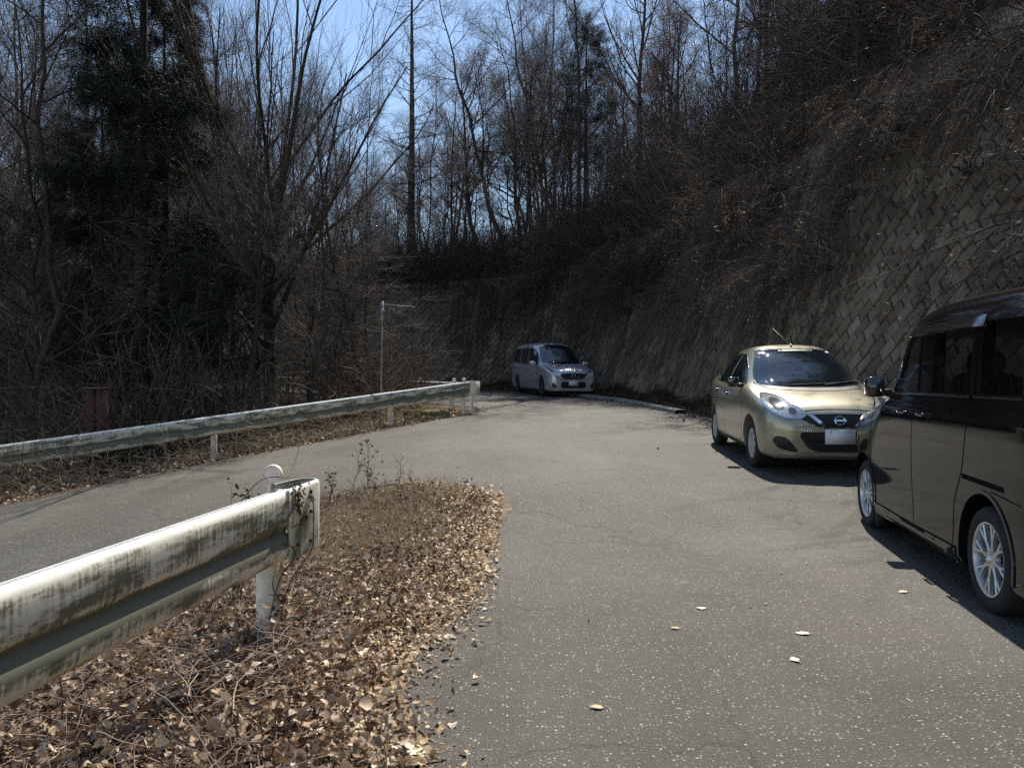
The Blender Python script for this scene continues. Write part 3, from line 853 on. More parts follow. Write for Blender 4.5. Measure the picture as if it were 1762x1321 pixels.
def make_fan(seed, h=15, r=.21):
    rng = np.random.default_rng(seed)
    T = trunk_line(rng, h * .52, r, 10, (0, 0), .02, top=.5)
    lv = [T]
    b1 = branches(rng, *T, 13, .45, 1.0, .58, .2, h * .62, .18, 12, .45, .06, .5, .03, .12); lv.append(b1)
    b2 = branches(rng, *b1, 8, .12, .97, .42, .12, h * .24, .3, 7, .5, .07, .55, .010, .5); lv.append(b2)
    b3 = branches(rng, *b2, 6, .15, .98, .45, .15, h * .10, .35, 5, .35, .09, .55, .0055, .4); lv.append(b3)
    b4 = branches(rng, *b3, 6, .15, 1, .5, .2, h * .05, .4, 3, .3, .1, .6, .0035, .3); lv.append(b4)
    return lv

def make_larch(seed, h=19, r=.24):
    rng = np.random.default_rng(seed)
    T = trunk_line(rng, h, r, 18, (0, 0), .006, top=.08)
    b1 = branches(rng, *T, 70, .22, .98, 1.4, .13, h * .19, .25, 8, .22, .05, .20, .012, .68)
    b2 = branches(rng, *b1, 12, .15, .97, .9, .2, h * .055, .35, 5, .1, .1, .5, .006, .4)
    b3 = branches(rng, *b2, 5, .15, 1, .8, .25, h * .018, .4, 3, .1, .12, .6, .0035, .3)
    return [T, b1, b2, b3]

def make_conifer(seed, h=17, r=.2, wid=.16, n1=95, nq=26000, t0=.16):
    rng = np.random.default_rng(seed)
    T = trunk_line(rng, h, r, 16, (0, 0), .008, top=.1)
    b1 = branches(rng, *T, n1, t0, .99, 1.45, .15, h * wid, .35, 7, -.35, .07, .16, .010, .80)
    b2 = branches(rng, *b1, 8, .2, .98, .8, .2, h * wid * .34, .4, 4, -.5, .12, .5, .005, .35)
    P, R = b2
    cm = MB(); V, Q = tube_arrays(P, R, 3); cm.add(V, Q)
    # drooping sprays of thin needles
    pts = P[:, 1:].reshape(-1, 3); c = pts[rng.integers(0, len(pts), nq)] + rng.normal(0, .09, (nq, 3))
    a = norm(rng.normal(size=(nq, 3)) * np.array([1, 1, .5]) + np.array([0, 0, -.45])); b = norm(np.cross(a, rng.normal(size=(nq, 3))))
    s = rng.uniform(.06, .16, (nq, 1))
    v = np.stack([c - b * .008, c + b * .008, c + a * s * 1.5], 1).reshape(-1, 3)
    nm = MB(); nm.add(v, None, np.arange(nq * 3).reshape(-1, 3))
    tm = MB()
    for (P_, R_), k in ((T, 9), (b1, 5)): V, Q = tube_arrays(P_, R_, k); tm.add(V, Q)
    return tm.mesh('conifer_trunk'), cm.mesh('conifer_crown'), nm.mesh('conifer_needles')

def setm(me, mat, smooth=False):
    me.materials.clear(); me.materials.append(mat)
    if smooth: me.polygons.foreach_set('use_smooth', np.ones(len(me.polygons), bool))
    return me

PROTO = {}
def reg(key, parts): PROTO[key] = parts          # list of (part name, mesh, [child])
def reg_bare(key, lv, leaves=0, twig='twig'):
    t, c = tree_meshes(key, lv)
    parts = [('trunk', setm(t, M['bark'], True)), ('crown', setm(c, M[twig]))]
    if leaves:
        rng = np.random.default_rng(77); V, Q = leaf_cloud(rng, lv[-1][0], leaves, .045, .05)
        parts.append(('dry_leaves_or_seeds', setm(np_mesh(key + '_leaves', V, Q), M['leaf_rust'])))
    reg(key, parts)
reg_bare('bare_a', make_bare(11, 17, .125, 22, .28, .85, .34, .42, twigs=8))
reg_bare('bare_b', make_bare(12, 15, .10, 22, .22, 1.0, .32, .35, wig=.045, twigs=6))
reg_bare('bare_c', make_bare(13, 18, .15, 20, .30, .78, .40, .45, wig=.03, lean=(.05, .02), twigs=6))
reg_bare('bare_d', make_bare(14, 13, .075, 22, .15, .95, .32, .3, wig=.06, twigs=6))
reg_bare('bare_e', make_bare(15, 14, .13, 19, .3, .95, .42, .25, lean=(-.22, .0), wig=.06, twigs=6))
reg_bare('thin_a', make_bare(16, 14, .055, 20, .3, .75, .24, .5, twigs=4, wig=.035))
reg_bare('thin_b', make_bare(17, 11, .045, 22, .15, .85, .27, .4, twigs=4, wig=.06))
reg_bare('fan', make_fan(21, 15.5, .19))
reg_bare('fan_b', make_fan(22, 14, .15))
t, c = tree_meshes('larch', make_larch(31)); reg('larch', [('trunk', setm(t, M['bark'], True)), ('crown', setm(c, M['twig']))])
t, c, n_ = make_conifer(41, 18, .19, .17, 58, 120000)
reg('spruce', [('trunk', setm(t, M['bark_red'], True)), ('crown', setm(c, M['twig_brown'])), ('needles', setm(n_, M['needle']))])
t, c, n_ = make_conifer(42, 15, .17, .22, 60, 60000, .35)
reg('pine', [('trunk', setm(t, M['bark_red'], True)), ('crown', setm(c, M['twig_brown'])), ('needles', setm(n_, M['needle']))])
reg_bare('oak', make_bare(18, 12, .15, 16, .3, .85, .40, .35, wig=.05), leaves=5200)
# far, simplified trees (too small to show their twigs)
reg_bare('far_a', make_bare(51, 14, .14, 20, .25, .9, .34, .4, dens=1.1, finer=False), twig='twig_brown')
reg_bare('far_b', make_bare(52, 12, .12, 22, .2, 1.0, .34, .3, dens=1.1, finer=False), twig='twig_brown')
# shrubs: many stems from one base
def make_shrub(seed, n=16, L=2.2, ang=.7, up=.35, leaves=0, twig='twig_brown', droop=0, dens=8):
    rng = np.random.default_rng(seed)
    base = np.stack([np.linspace([0, 0, -.1], [0, 0, .12], 3)] * 1)
    b1 = branches(rng, base, np.full((1, 3), .03), n, .1, .9, ang, .3, L, .35, 9, up - droop, .10, .5, .012, .2)
    b2 = branches(rng, *b1, dens, .15, .97, .7, .25, L * .40, .4, 6, .1 - droop, .14, .55, .005, .3)
    b3 = branches(rng, *b2, 6, .15, 1, .7, .3, L * .17, .4, 4, .05, .16, .55, .0032, .3)
    a = MB(); V, Q = tube_arrays(*b1, 5); a.add(V, Q)
    c = MB()
    for P, R in (b2, b3): V, Q = tube_arrays(P, R, 3); c.add(V, Q)
    parts = [('stems', setm(a.mesh('shrub_stems'), M['bark'], True)), ('twigs', setm(c.mesh('shrub_twigs'), M[twig]))]
    if leaves:
        V, Q = leaf_cloud(rng, b3[0], leaves, .035, .04); parts.append(('dry_leaves_or_seeds', setm(np_mesh('shrub_leaves', V, Q), M['leaf_dark'])))
    return parts, (b1, b2, b3)
sh = {}
for key, a in dict(shrub_a=(61, 18, 2.2, .8, .3, 0), shrub_b=(62, 14, 1.6, 1.0, .2, 500), shrub_c=(63, 22, 3.0, .7, .25, 0)).items():
    PROTO[key], sh[key] = make_shrub(*a)
PROTO['hang'], sh['hang'] = make_shrub(64, 24, 2.6, 1.2, .1, 700, droop=1.3)
PROTO['hang_b'], sh['hang_b'] = make_shrub(65, 20, 2.0, 1.35, .0, 900, droop=1.6)

used = {}
def plant(key, name, x, y, z, s=1.0, rz=0, label='', cat='tree', group=None, tilt=(0, 0), sz=None):
    """a thing and its parts; every plant has its own objects, copies share mesh data"""
    root = bpy.data.objects.new(name, None); COL.objects.link(root)
    root.location = (x, y, z); root.scale = (s, s, sz or s); root.rotation_euler = (tilt[0], tilt[1], rz)
    tagp(root, label, cat, group)
    if key not in used:
        used[key] = [bpy.data.objects.new(pn, me) for pn, me in PROTO[key]]
        for o in used[key]: COL.objects.link(o); o.parent = root
    else:
        for src in used[key]:
            o = src.copy(); COL.objects.link(o); o.parent = root
    return root

zH = None
def hill_xy(x, y):
    """height of the hillside surface above plan point (nearest wall station)"""
    d2 = np.hypot(WP[:, 0] - x, WP[:, 1] - y); i = int(d2.argmin()); u = WU[i]
    d = (x - WP[i, 0]) * WN[i, 0] + (y - WP[i, 1]) * WN[i, 1] - float(Hs(u)) * SL
    return float(hill_pt(np.array(u), np.array(max(d, 0)))[2]), d
Gz = lambda x, y: g1(x, y)

# --- single trees of the left slope ---
def at(px, Y): return ((px - 881) / 1306 * Y, Y)
x, y = at(247, 17.5); plant('spruce', 'spruce_tree', x, y, Gz(x, y), 1.0, .4, 'tall dark evergreen spruce with ragged drooping branches behind the far guardrail', 'tree')
x, y = at(285, 19.5); plant('spruce', 'spruce_tree', x, y, Gz(x, y), .82, 2.1, 'slimmer evergreen just right of the tallest spruce, its trunk leaning beside it', 'tree', tilt=(0, .03))
x, y = at(170, 21); plant('spruce', 'spruce_tree', x, y, Gz(x, y), .78, 4.4, 'lower dark evergreen with dense black crown left of the tallest spruce', 'tree')
x, y = at(470, 20.0); plant('fan', 'bare_tree', x, y, Gz(x, y), 1.0, .6, 'large bare tree whose many branches fan upwards against the sky right of the spruce', 'tree')
x, y = at(440, 22.5); plant('fan_b', 'bare_tree', x, y, Gz(x, y), 1.0, 2.6, 'bare fan-shaped tree standing close behind the largest fanning tree', 'tree')
x, y = at(62, 15.6); plant('bare_d', 'bare_tree', x, y, Gz(x, y), 1.15, 1.3, 'bare many-stemmed tree behind the left end of the far guardrail', 'tree')
zh, d = hill_xy(-5.3, 39.5); plant('larch', 'larch_tree', -5.3, 39.5, zh, .95, .2, 'straight bare larch with level side branches rising above the wall bend into the open sky', 'tree')
zh, d = hill_xy(2.4, 37.5); plant('bare_e', 'leaning_tree', 2.4, 37.5, zh, .95, .1, 'crooked bare tree leaning left over the bend, above the silver van', 'tree')
zh, d = hill_xy(6.4, 39); plant('bare_c', 'bare_tree', 6.4, 39, zh, 1.0, .8, 'thick straight dark trunk on the slope right above the silver van', 'tree')
zh, d = hill_xy(3.4, 35); plant('pine', 'pine_tree', 3.4, 35, zh, .72, .8, 'small evergreen with dark bushy foliage among bare trees above the wall', 'tree')
zh, d = hill_xy(12.3, 22.5); plant('oak', 'oak_tree', 12.3, 22.5, zh, .9, .8, 'dark trunk with clinging brown leaves at the top right of the slope', 'tree')

for i_, (x, y, s_) in enumerate([(10.5, 17.5, .62), (9.8, 20.5, .6), (13.5, 19.0, .7), (11.5, 25.5, .7), (9.0, 28.5, .62), (15.5, 24, .8)]):
    zh, d = hill_xy(x, y); plant('oak', 'oak_tree', x, y, zh, s_, i_ * 1.3, 'small tree still holding rusty brown leaves on the slope above the wall', 'tree', 'brown leaved small trees high on the right slope')
R2 = np.random.default_rng(8)
HT = dict(bare_a=17, bare_b=15, bare_c=18, bare_d=13, bare_e=14, thin_a=14, thin_b=11, fan=15.5, fan_b=14, oak=12)
GL = 'bare trees on the slope below the far guardrail'
keys = ['bare_a', 'bare_b', 'thin_a', 'bare_d', 'thin_a', 'thin_b', 'bare_d', 'bare_b', 'thin_b', 'bare_c']
cnt = 0; placed = [at(247, 17.5), at(285, 19.5), at(170, 21), at(470, 20), at(440, 22.5), at(62, 13.9)]
tries = 0
while cnt < 74 and tries < 9000:
    tries += 1
    Y = 15 + 32 * R2.uniform() ** .8; px = R2.uniform(-140, 850)
    x, y = at(px, Y)
    if not bool(inside(np.array([x]), np.array([y]), DPOLY)[0]): continue
    d = float(seg_dist(np.array([x]), np.array([y]), DROP)[0])
    if d < 1.0: continue
    if min(math.hypot(x - a, y - b) for a, b in placed) < 1.0: continue
    if Y < 22 and px < 330 and R2.uniform() < .6: continue
    if Y < 30 and (425 < px < 500 or 655 < px < 735): continue
    k = keys[int(R2.integers(len(keys)))]
    # how far the crown reaches up: open sky right of the spruce, closed wood left of it
    yt = R2.uniform(-60, 380) if px < 330 else (R2.uniform(110, 420) if px < 620 else R2.uniform(90, 340))
    if 330 < px < 620 and R2.uniform() < .08: yt = R2.uniform(-50, 120)
    z0 = Gz(x, y); s = (1.25 + Y * (675 - yt) / 1306 - z0) / HT[k]
    if s > 1.25 or s < .35: continue
    placed.append((x, y))
    plant(k, 'bare_tree', x, y, z0, s, R2.uniform(0, 6.28), 'slender bare winter tree on the wooded slope below the far guardrail', 'tree', GL, tilt=(R2.normal(0, .05), R2.normal(0, .05)))
    cnt += 1
print('left trees', cnt)
GF = 'far bare trees across the valley'
cnt = 0
while cnt < 30:
    Y = R2.uniform(44, 130); px = R2.uniform(-100, 900); x, y = at(px, Y)
    if not bool(inside(np.array([x]), np.array([y]), DPOLY)[0]) and y < 60: continue
    plant(('far_a', 'far_b')[cnt % 2], 'bare_tree', x, y, Gz(x, y), R2.uniform(.8, 1.15), R2.uniform(0, 6.28), 'distant bare tree seen between the near trunks across the valley', 'tree', GF)
    cnt += 1
# --- hill trees above the wall ---
GH = 'bare trees on the hillside above the retaining wall'
hk = ['bare_a', 'bare_b', 'bare_c', 'bare_d', 'thin_a', 'oak', 'thin_b', 'bare_e', 'bare_d', 'thin_a', 'bare_a', 'oak']
hp = [(-5.3, 39.5), (2.4, 37.5), (5.6, 31), (12.3, 22.5)]; cnt = 0; tries = 0
while cnt < 186 and tries < 60000:
    tries += 1
    u = R2.uniform(u_of_y(7), WLEN - 8); d = .5 + 42 * R2.uniform() ** 1.4
    q = hill_pt(np.array(u), np.array(d))
    if q[1] < 8 or q[0] / q[1] > .80 or q[0] / q[1] < -.62: continue
    px = 881 + 1306 * q[0] / q[1]
    if min(math.hypot(q[0] - a, q[1] - b) for a, b in hp) < 1.1: continue
    if px < 860 and R2.uniform() < .66: continue
    if px > 1180 and R2.uniform() < .6: continue
    k = hk[int(R2.integers(len(hk)))]
    yt = R2.uniform(60, 330) if px < 870 else (R2.uniform(-120, 150) if px < 1100 else R2.uniform(-350, 60))
    s = (1.25 + q[1] * (675 - yt) / 1306 - q[2]) / HT[k]
    if s < .28: s = R2.uniform(.28, .5)
    s = min(s, 1.0)
    # a tree whose shadow would fall across the near, sunlit part of the road does not stand there
    L = (q[2] + s * HT[k] * .85 - f_main(q[1]) + .5) / math.tan(rad(56))
    if q[0] - .24 * L < 5.0 and q[1] - .97 * L < 19.5: continue
    hp.append((q[0], q[1]))
    plant(k, 'bare_tree', q[0], q[1], q[2], s, R2.uniform(0, 6.28), 'bare tree growing in the dark thicket on the hillside above the wall', 'tree', GH, tilt=(R2.normal(0, .05), R2.normal(-.04, .06)))
    cnt += 1
print('hill trees', cnt, tries)

# --- shrubs hanging over the wall (single things) ---
def hang(u, v, key, s, rz, label, name='hanging_shrub', group=None):
    p = wall_pt(np.array(u), v, .05)
    plant(key, name, p[0], p[1], p[2], s, rz, label, 'shrub', group)
hang(u_of_y(8.0), 3.0, 'hang', 1.0, .3, 'dark tangled shrub sprouting from the wall above the black car roof')
hang(u_of_y(9.4), 5.6, 'hang_b', 1.1, 1.7, 'wiry bare shrub hanging over the wall high at the right edge')
hang(u_of_y(10.9), 4.2, 'hang', .9, 4.0, 'bushy clump of dark stems hanging halfway up the wall at the right')
hang(u_of_y(14.2), 4.6, 'hang_b', 1.25, 5.0, 'broad dark shrub hanging from the upper wall above the gold car')
hang(u_of_y(15.6), 3.4, 'hang', 1.0, .9, 'drooping shrub lower on the wall to the left of the broad dark one')
for i_ in range(8):
    hang(u_of_y(9.6 + .5 * i_), 6.5 - .08 * i_ - (i_ % 3) * .35, ('hang_b', 'hang')[i_ % 2], .6 + .09 * (i_ % 4), i_ * 2.1, 'rusty tangle of stems drooping over the wall top near the right edge of the slope', group='rusty shrubs over the wall top at the right')
GHs = 'tangled shrubs hanging over the top of the wall'
for i in range(64):
    u = R2.uniform(u_of_y(13.5), u_of_y(34.5)); v = float(Hs(u)) - R2.uniform(-.2, .6) if i % 4 else R2.uniform(2.8, 4.8)
    hang(u, v, ('hang', 'hang_b')[i % 2], R2.uniform(.55, 1.0), R2.uniform(0, 6.28), 'tangle of bare hanging stems spilling over the retaining wall', group=GHs)
# bushes on the left, low and pale twigged, next to the pole
GB = 'bare bushes along the edge behind the far guardrail'
for i, (px, Y, s, k) in enumerate([(600, 19.5, 1.0, 'shrub_c'), (560, 18.2, .9, 'shrub_a'), (650, 20.5, 1.0, 'shrub_c'), (700, 22.5, .9, 'shrub_c'), (520, 17.3, .8, 'shrub_b'), (620, 23, 1.2, 'shrub_c'), (420, 16.6, .8, 'shrub_a'), (350, 15.6, .8, 'shrub_b'), (120, 13.6, .8, 'shrub_a'), (30, 12.9, .9, 'shrub_c'), (200, 14.4, .8, 'shrub_b'), (480, 19, 1.1, 'shrub_c'), (660, 26, 1.1, 'shrub_c'), (300, 16.8, 1, 'shrub_c'), (560, 25, 1.2, 'shrub_c'), (400, 21, 1.2, 'shrub_c'), (100, 17, 1.2, 'shrub_c')]):
    x, y = at(px, Y)
    plant(k, 'bare_bush', x, y, Gz(x, y) - .05, s, i * 1.7, 'bare bush of pale crossing twigs at the drop behind the far guardrail', 'bush', GB)

# --- brush as one mass on the hillside, vines on the wall ---
def scatter_mass(name, src, items, mats_, label, cat, leaf=None):
    mb = MB()
    for (x, y, z, s, rz, k) in items:
        c_, s_ = math.cos(rz), math.sin(rz)
        for P, R in src[k]:
            V, Q = P, R
            P2 = P.copy(); P2[..., 0] = (P[..., 0] * c_ - P[..., 1] * s_) * s + x; P2[..., 1] = (P[..., 0] * s_ + P[..., 1] * c_) * s + y; P2[..., 2] = P[..., 2] * s + z
            V, Q = tube_arrays(P2, np.maximum(R * s, .0045), 3); mb.add(V, Q)
    o = link_mesh(name, mb.mesh(name), mats=mats_, smooth=False); return tagp(o, label, cat, kind='stuff')
def light_shrub(seed, n, L, ang, up, droop=0):
    rng = np.random.default_rng(seed); base = np.stack([np.linspace([0, 0, -.1], [0, 0, .12], 3)])
    b1 = branches(rng, base, np.full((1, 3), .02), n, .1, .9, ang, .3, L, .35, 6, up - droop, .12, .5, .008, .2)
    b2 = branches(rng, *b1, 7, .1, .97, .75, .25, L * .4, .4, 4, .1 - droop, .16, .55, .005, .3)
    return (b1, b2)
LS3 = [light_shrub(73, 16, 4.2, .45, .7), light_shrub(74, 14, 3.4, .6, .5)]
LS = [light_shrub(70, 14, 1.8, .8, .4), light_shrub(71, 12, 1.3, 1.0, .2), light_shrub(72, 16, 2.4, .6, .5)]
items = []; lp = []
for i in range(1250):
    u = R2.uniform(u_of_y(6), WLEN - 6); d = .1 + 34 * R2.uniform() ** 1.9; q = hill_pt(np.array(u), np.array(d))
    if q[1] < 6 or abs(q[0] / q[1]) > .85 or (q[1] < 17 and d < 1.0): continue
    items.append((q[0], q[1], q[2], R2.uniform(.6, 1.4), R2.uniform(0, 6.28), i % 3))
for i in range(520):
    u = R2.uniform(u_of_y(8), u_of_y(31)); d = 1.5 + 26 * R2.uniform() ** 1.3; q = hill_pt(np.array(u), np.array(d))
    if q[1] < 8 or q[0] / q[1] > .85 or 881 + 1306 * q[0] / q[1] < 1010: continue
    items.append((q[0], q[1], q[2], R2.uniform(.8, 1.5), R2.uniform(0, 6.28), 3 + i % 2))
for i in range(170):
    u = R2.uniform(u_of_y(25), u_of_y(36.5)); d = -.1 + 2.5 * R2.uniform(); q = hill_pt(np.array(u), np.array(d))
    items.append((q[0], q[1], q[2] - .1, R2.uniform(.9, 1.6), R2.uniform(0, 6.28), i % 3))
LS = LS + LS3
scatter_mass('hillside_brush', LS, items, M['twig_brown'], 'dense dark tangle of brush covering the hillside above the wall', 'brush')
items = []
while len(items) < 190:
    Y = R2.uniform(12.2, 40); px = R2.uniform(-120, 820); x, y = at(px, Y)
    if not bool(inside(np.array([x]), np.array([y]), DPOLY)[0]): continue
    items.append((x, y, Gz(x, y), R2.uniform(.5, 1.15), R2.uniform(0, 6.28), len(items) % 3))
scatter_mass('slope_brush', LS, items, M['twig_brown'], 'dark undergrowth filling the slope behind the far guardrail', 'brush')
# brown leaves caught on the hillside and the bank above the bend
rng = np.random.default_rng(90); n = 26000
u = rng.uniform(u_of_y(6), WLEN - 6, n); d = 36 * rng.uniform(0, 1, n) ** 1.3; c = hill_pt(u, d); c[:, 2] += rng.exponential(.12, n)
V, Q = leaf_quads(rng, c, .045, .7)
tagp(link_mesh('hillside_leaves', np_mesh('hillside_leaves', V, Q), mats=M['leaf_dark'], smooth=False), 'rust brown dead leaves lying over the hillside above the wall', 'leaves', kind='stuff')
# dead vines: strands hanging down the wall face
def vine_strands(n, seed):
    rng = np.random.default_rng(seed); m = 9
    u0 = np.where(rng.uniform(size=n) < .9, rng.uniform(u_of_y(14), u_of_y(34), n), rng.uniform(u_of_y(6), u_of_y(14), n))
    v0 = Hs(u0) + rng.uniform(-.4, .15, n) - (rng.uniform(size=n) < .35) * rng.uniform(0, 3, n)
    ln = rng.uniform(.6, 4.6, n) * np.where(u0 < u_of_y(14), .45, 1)
    s = np.linspace(0, 1, m)
    Uo = u0[:, None] + np.cumsum(rng.normal(0, .035, (n, m)), 1); Vo = np.maximum(v0[:, None] - ln[:, None] * s, .02)
    Ho = .05 + np.abs(np.cumsum(rng.normal(0, .012, (n, m)), 1)) + .02
    P = wall_pt(Uo, Vo, Ho); R = np.repeat(rng.uniform(.003, .0085, (n, 1)), m, 1) * np.linspace(1, .5, m)
    return P, R
P, R = vine_strands(1500, 95)
mb = MB(); V, Q = tube_arrays(P, R, 3); mb.add(V, Q)
b = branches(np.random.default_rng(96), P, R, 3, .1, .95, .6, .3, .5, .5, 4, -.6, .15, .7, .003, .2)
V, Q = tube_arrays(*b, 3); mb.add(V, Q)
tagp(link_mesh('wall_vines', mb.mesh('wall_vines'), mats=M['twig'], smooth=False), 'dead grey vines hanging in strands down the retaining wall', 'vines', kind='stuff')
rng = np.random.default_rng(97)
V, Q = leaf_cloud(rng, P, 5200, .04, .05)
tagp(link_mesh('vine_leaves', np_mesh('vine_leaves', V, Q), mats=M['leaf_dark'], smooth=False), 'small withered leaves clinging to the vines on the wall', 'leaves', kind='stuff')

# ------------------------------------------------------------------ leaf litter
def leaves_curled(rng, c, size, tilt=.5, up=None):
    """c (n,3): 8 vertex curled leaves"""
    n = len(c); rows = np.array([.12, .34, .56, .78])
    w = rng.uniform(.16, .40, n); curl = rng.normal(.0, .9, n); fold = rng.uniform(-.15, .55, n); twist = rng.normal(0, .5, n)
    base = np.sin(PI * rows) ** .7; lobe = 1 + rng.normal(0, .26, (n, 4)); lobe2 = lobe + rng.normal(0, .12, (n, 4))
    X = np.zeros((n, 14)); Y = np.zeros((n, 14)); E_ = np.zeros((n, 14))
    Y[:, 13] = 1.0
    for i in range(4):
        for j, sg in enumerate((-1, 0, 1)):
            k = 1 + i * 3 + j
            X[:, k] = sg * w * base[i] * (lobe if sg < 0 else lobe2)[:, i]; Y[:, k] = rows[i] - (.05 if sg else 0); E_[:, k] = abs(sg)
    X += (Y - .5) ** 2 * rng.normal(0, .35, n)[:, None]
    Z = E_ * (fold[:, None] * base.max() * .35) + curl[:, None] * (Y - .5) ** 2 * 1.3 + X * twist[:, None] * (Y - .5) * 1.5 + rng.normal(0, .03, (n, 14)) * E_
    L = np.stack([X, Y - .5, Z], -1)
    s = rng.uniform(.45, 1.25, n) * size; L *= s[:, None, None]
    az = rng.uniform(0, 2 * PI, n); tx = rng.normal(0, tilt, n); ty = rng.normal(0, tilt, n)
    def rot(V, a, i, j):
        V = V.copy(); ca, sa = np.cos(a)[:, None], np.sin(a)[:, None]; p, q = V[..., i].copy(), V[..., j].copy()
        V[..., i] = p * ca - q * sa; V[..., j] = p * sa + q * ca; return V
    L = rot(L, tx, 1, 2); L = rot(L, ty, 0, 2); L = rot(L, az, 0, 1)
    L[..., 2] -= L[..., 2].min(axis=1, keepdims=True)
    V = L + c[:, None, :]
    o = np.arange(n)[:, None] * 14
    T = np.concatenate([o + np.array(t)[None] for t in ((0, 2, 1), (0, 3, 2), (10, 11, 13), (11, 12, 13))])
    Qd = np.concatenate([o + np.array(t)[None] for i in range(3) for t in ((1 + 3 * i, 2 + 3 * i, 5 + 3 * i, 4 + 3 * i), (2 + 3 * i, 3 + 3 * i, 6 + 3 * i, 5 + 3 * i))])
    return V.reshape(-1, 3), Qd, T
def bumps(p):
    x, y = p[:, 0], p[:, 1]
    f = np.sin(x * 7.1 + 1.3 * np.sin(y * 3.1)) * np.sin(y * 5.3 + 1.7 * np.sin(x * 4.3)) + .6 * np.sin(x * 15 + y * 9) * np.sin(y * 13 - x * 7)
    return np.clip(.5 + .4 * f, 0, 1.2)
def litter(name, pts, size, seed, mat, label, tilt=.5, lift=.05, cat='leaves', zf=None, mound=0):
    rng = np.random.default_rng(seed)
    z = G(pts[:, 0], pts[:, 1]) if zf is None else zf(pts)
    if mound: z = z + mound * bumps(pts)
    c = np.column_stack([pts, z + .014 + rng.exponential(lift, len(pts)) * (rng.uniform(size=len(pts)) < .6)])
    V, Q, T = leaves_curled(rng, c, size, tilt)
    return tagp(link_mesh(name, np_mesh(name, V, Q, T), mats=mat), label, cat, kind='stuff')
def in_poly_pts(rng, poly, n, soft=0.0, bb=None):
    poly = np.array(poly); out = np.empty((0, 2))
    lo, hi = (poly.min(0), poly.max(0)) if bb is None else bb
    while len(out) < n:
        p = rng.uniform(lo, hi, (n * 3, 2))
        ins = inside(p[:, 0], p[:, 1], poly); d = seg_dist(p[:, 0], p[:, 1], np.concatenate([poly, poly[:1]]))
        sd = np.where(ins, -d, d)
        keep = rng.uniform(size=len(p)) < 1 / (1 + np.exp((sd - soft * .0) / max(soft, 1e-3)))
        out = np.concatenate([out, p[keep]])
    return out[:n]
rng = np.random.default_rng(101)
M['debris'] = island_mat('debris', [(.16, .085, .045), (.28, .17, .09), (.42, .31, .18), (.11, .06, .035), (.50, .40, .26)], .8)
MED = [(x, y) for x, y in MEDIAN if y > -5]
MEDP = [(-.46, .9), (-.42, 2.5), (-.62, 3.0), (-.64, 3.5), (-.47, 4.2), (-.32, 5.3), (-.34, 6.4), (-.22, 7.3), (-.3, 7.7), (-.8, 8.1), (-1.4, 8.2), (-2.0, 7.7), (-2.6, 6.2), (-3.0, 4.1), (-3.1, .9)]
pm = in_poly_pts(rng, MEDP, 34000, .10)
bz = bumps(pm * .8 + .3); far_half = pm[:, 1] > 5.2 + .5 * np.sin(pm[:, 0] * 4)
u_ = rng.uniform(size=len(pm))
is_dark = ((bz > .62) & (u_ < .8)) | (u_ < .25) | (far_half & (u_ < .65)); thin = far_half & (rng.uniform(size=len(pm)) < .35)
litter('fallen_leaves', pm[~is_dark & ~thin], .033, 1, M['leaf'], 'carpet of curled mid-brown leaves on the verge round the near guardrail', .6, .03, mound=.06)
litter('dead_leaves', pm[is_dark & ~thin], .035, 21, M['leaf_dark'], 'patches of dark rotting leaves mixed through the verge', .7, .02, mound=.05)
pm2 = in_poly_pts(rng, [(-.35, .9), (-.30, 2.4), (-.6, 3.1), (-.75, 4.6), (-1.2, 5.2), (-2.4, 4.6), (-2.8, .9)], 6500, .05)
litter('fallen_leaves', pm2, .047, 2, M['leaf'], 'heap of larger torn leaves beside the camera under the near guardrail', .8, .05, mound=.08)
# fine debris at the asphalt edge
pe = in_poly_pts(rng, [(x + (.14 if y > 1 else 0), y) for x, y in MEDP], 110000, .08)
sd = seg_dist(pe[:, 0], pe[:, 1], np.array(MEDP)); pe = pe[(sd < .36) & (pe[:, 1] > 1.5)][:44000]
litter('leaf_debris', pe, .015, 3, M['debris'], 'crumbled tan leaf debris along the ragged edge of the asphalt', .25, .001, 'debris')
pp = in_poly_pts(rng, [(-.42, 2.4), (-.60, 3.2), (-.42, 4.2), (-.22, 5.3), (-.22, 6.4), (-.1, 7.3), (-.2, 7.75), (-.9, 8.0), (-.75, 7.3), (-.6, 6.0), (-.62, 4.6), (-.8, 3.3), (-.6, 2.3)], 7500, .08)
litter('pale_leaves', pp, .040, 23, M['leaf_pale'], 'band of bleached pale leaves along the asphalt side of the verge', .45, .02)
# far verge strip
pv = in_poly_pts(rng, [(-20, -3), (-7.3, 10.3), (-6.5, 11.8), (-5.0, 13.5), (-2.9, 15.7), (-1.1, 18.0), (-.6, 18.9), (-1.5, 19.2), (-8.7, 12.4), (-22, -2)], 15000, .10)
pv = pv[(pv[:, 1] > 6)]
litter('fallen_leaves', pv, .065, 4, M['leaf'], 'strip of dead leaves between the side road and the far guardrail', .6, .04)
# foot of the wall
rr_ = np.random.default_rng(5); n = 15000
u = rr_.uniform(u_of_y(8), u_of_y(36), n); off = rr_.exponential(.30, n); p, nn = wall_at(u); pw = p - nn * off[:, None]
litter('fallen_leaves', pw, .07, 6, M['leaf_dark'], 'drift of dark dead leaves heaped along the foot of the retaining wall', .6, .05, zf=lambda q: f_main(q[:, 1]) + .35 * np.exp(-off * 3.2) * (.6 + .4 * np.sin(u * 1.7)))
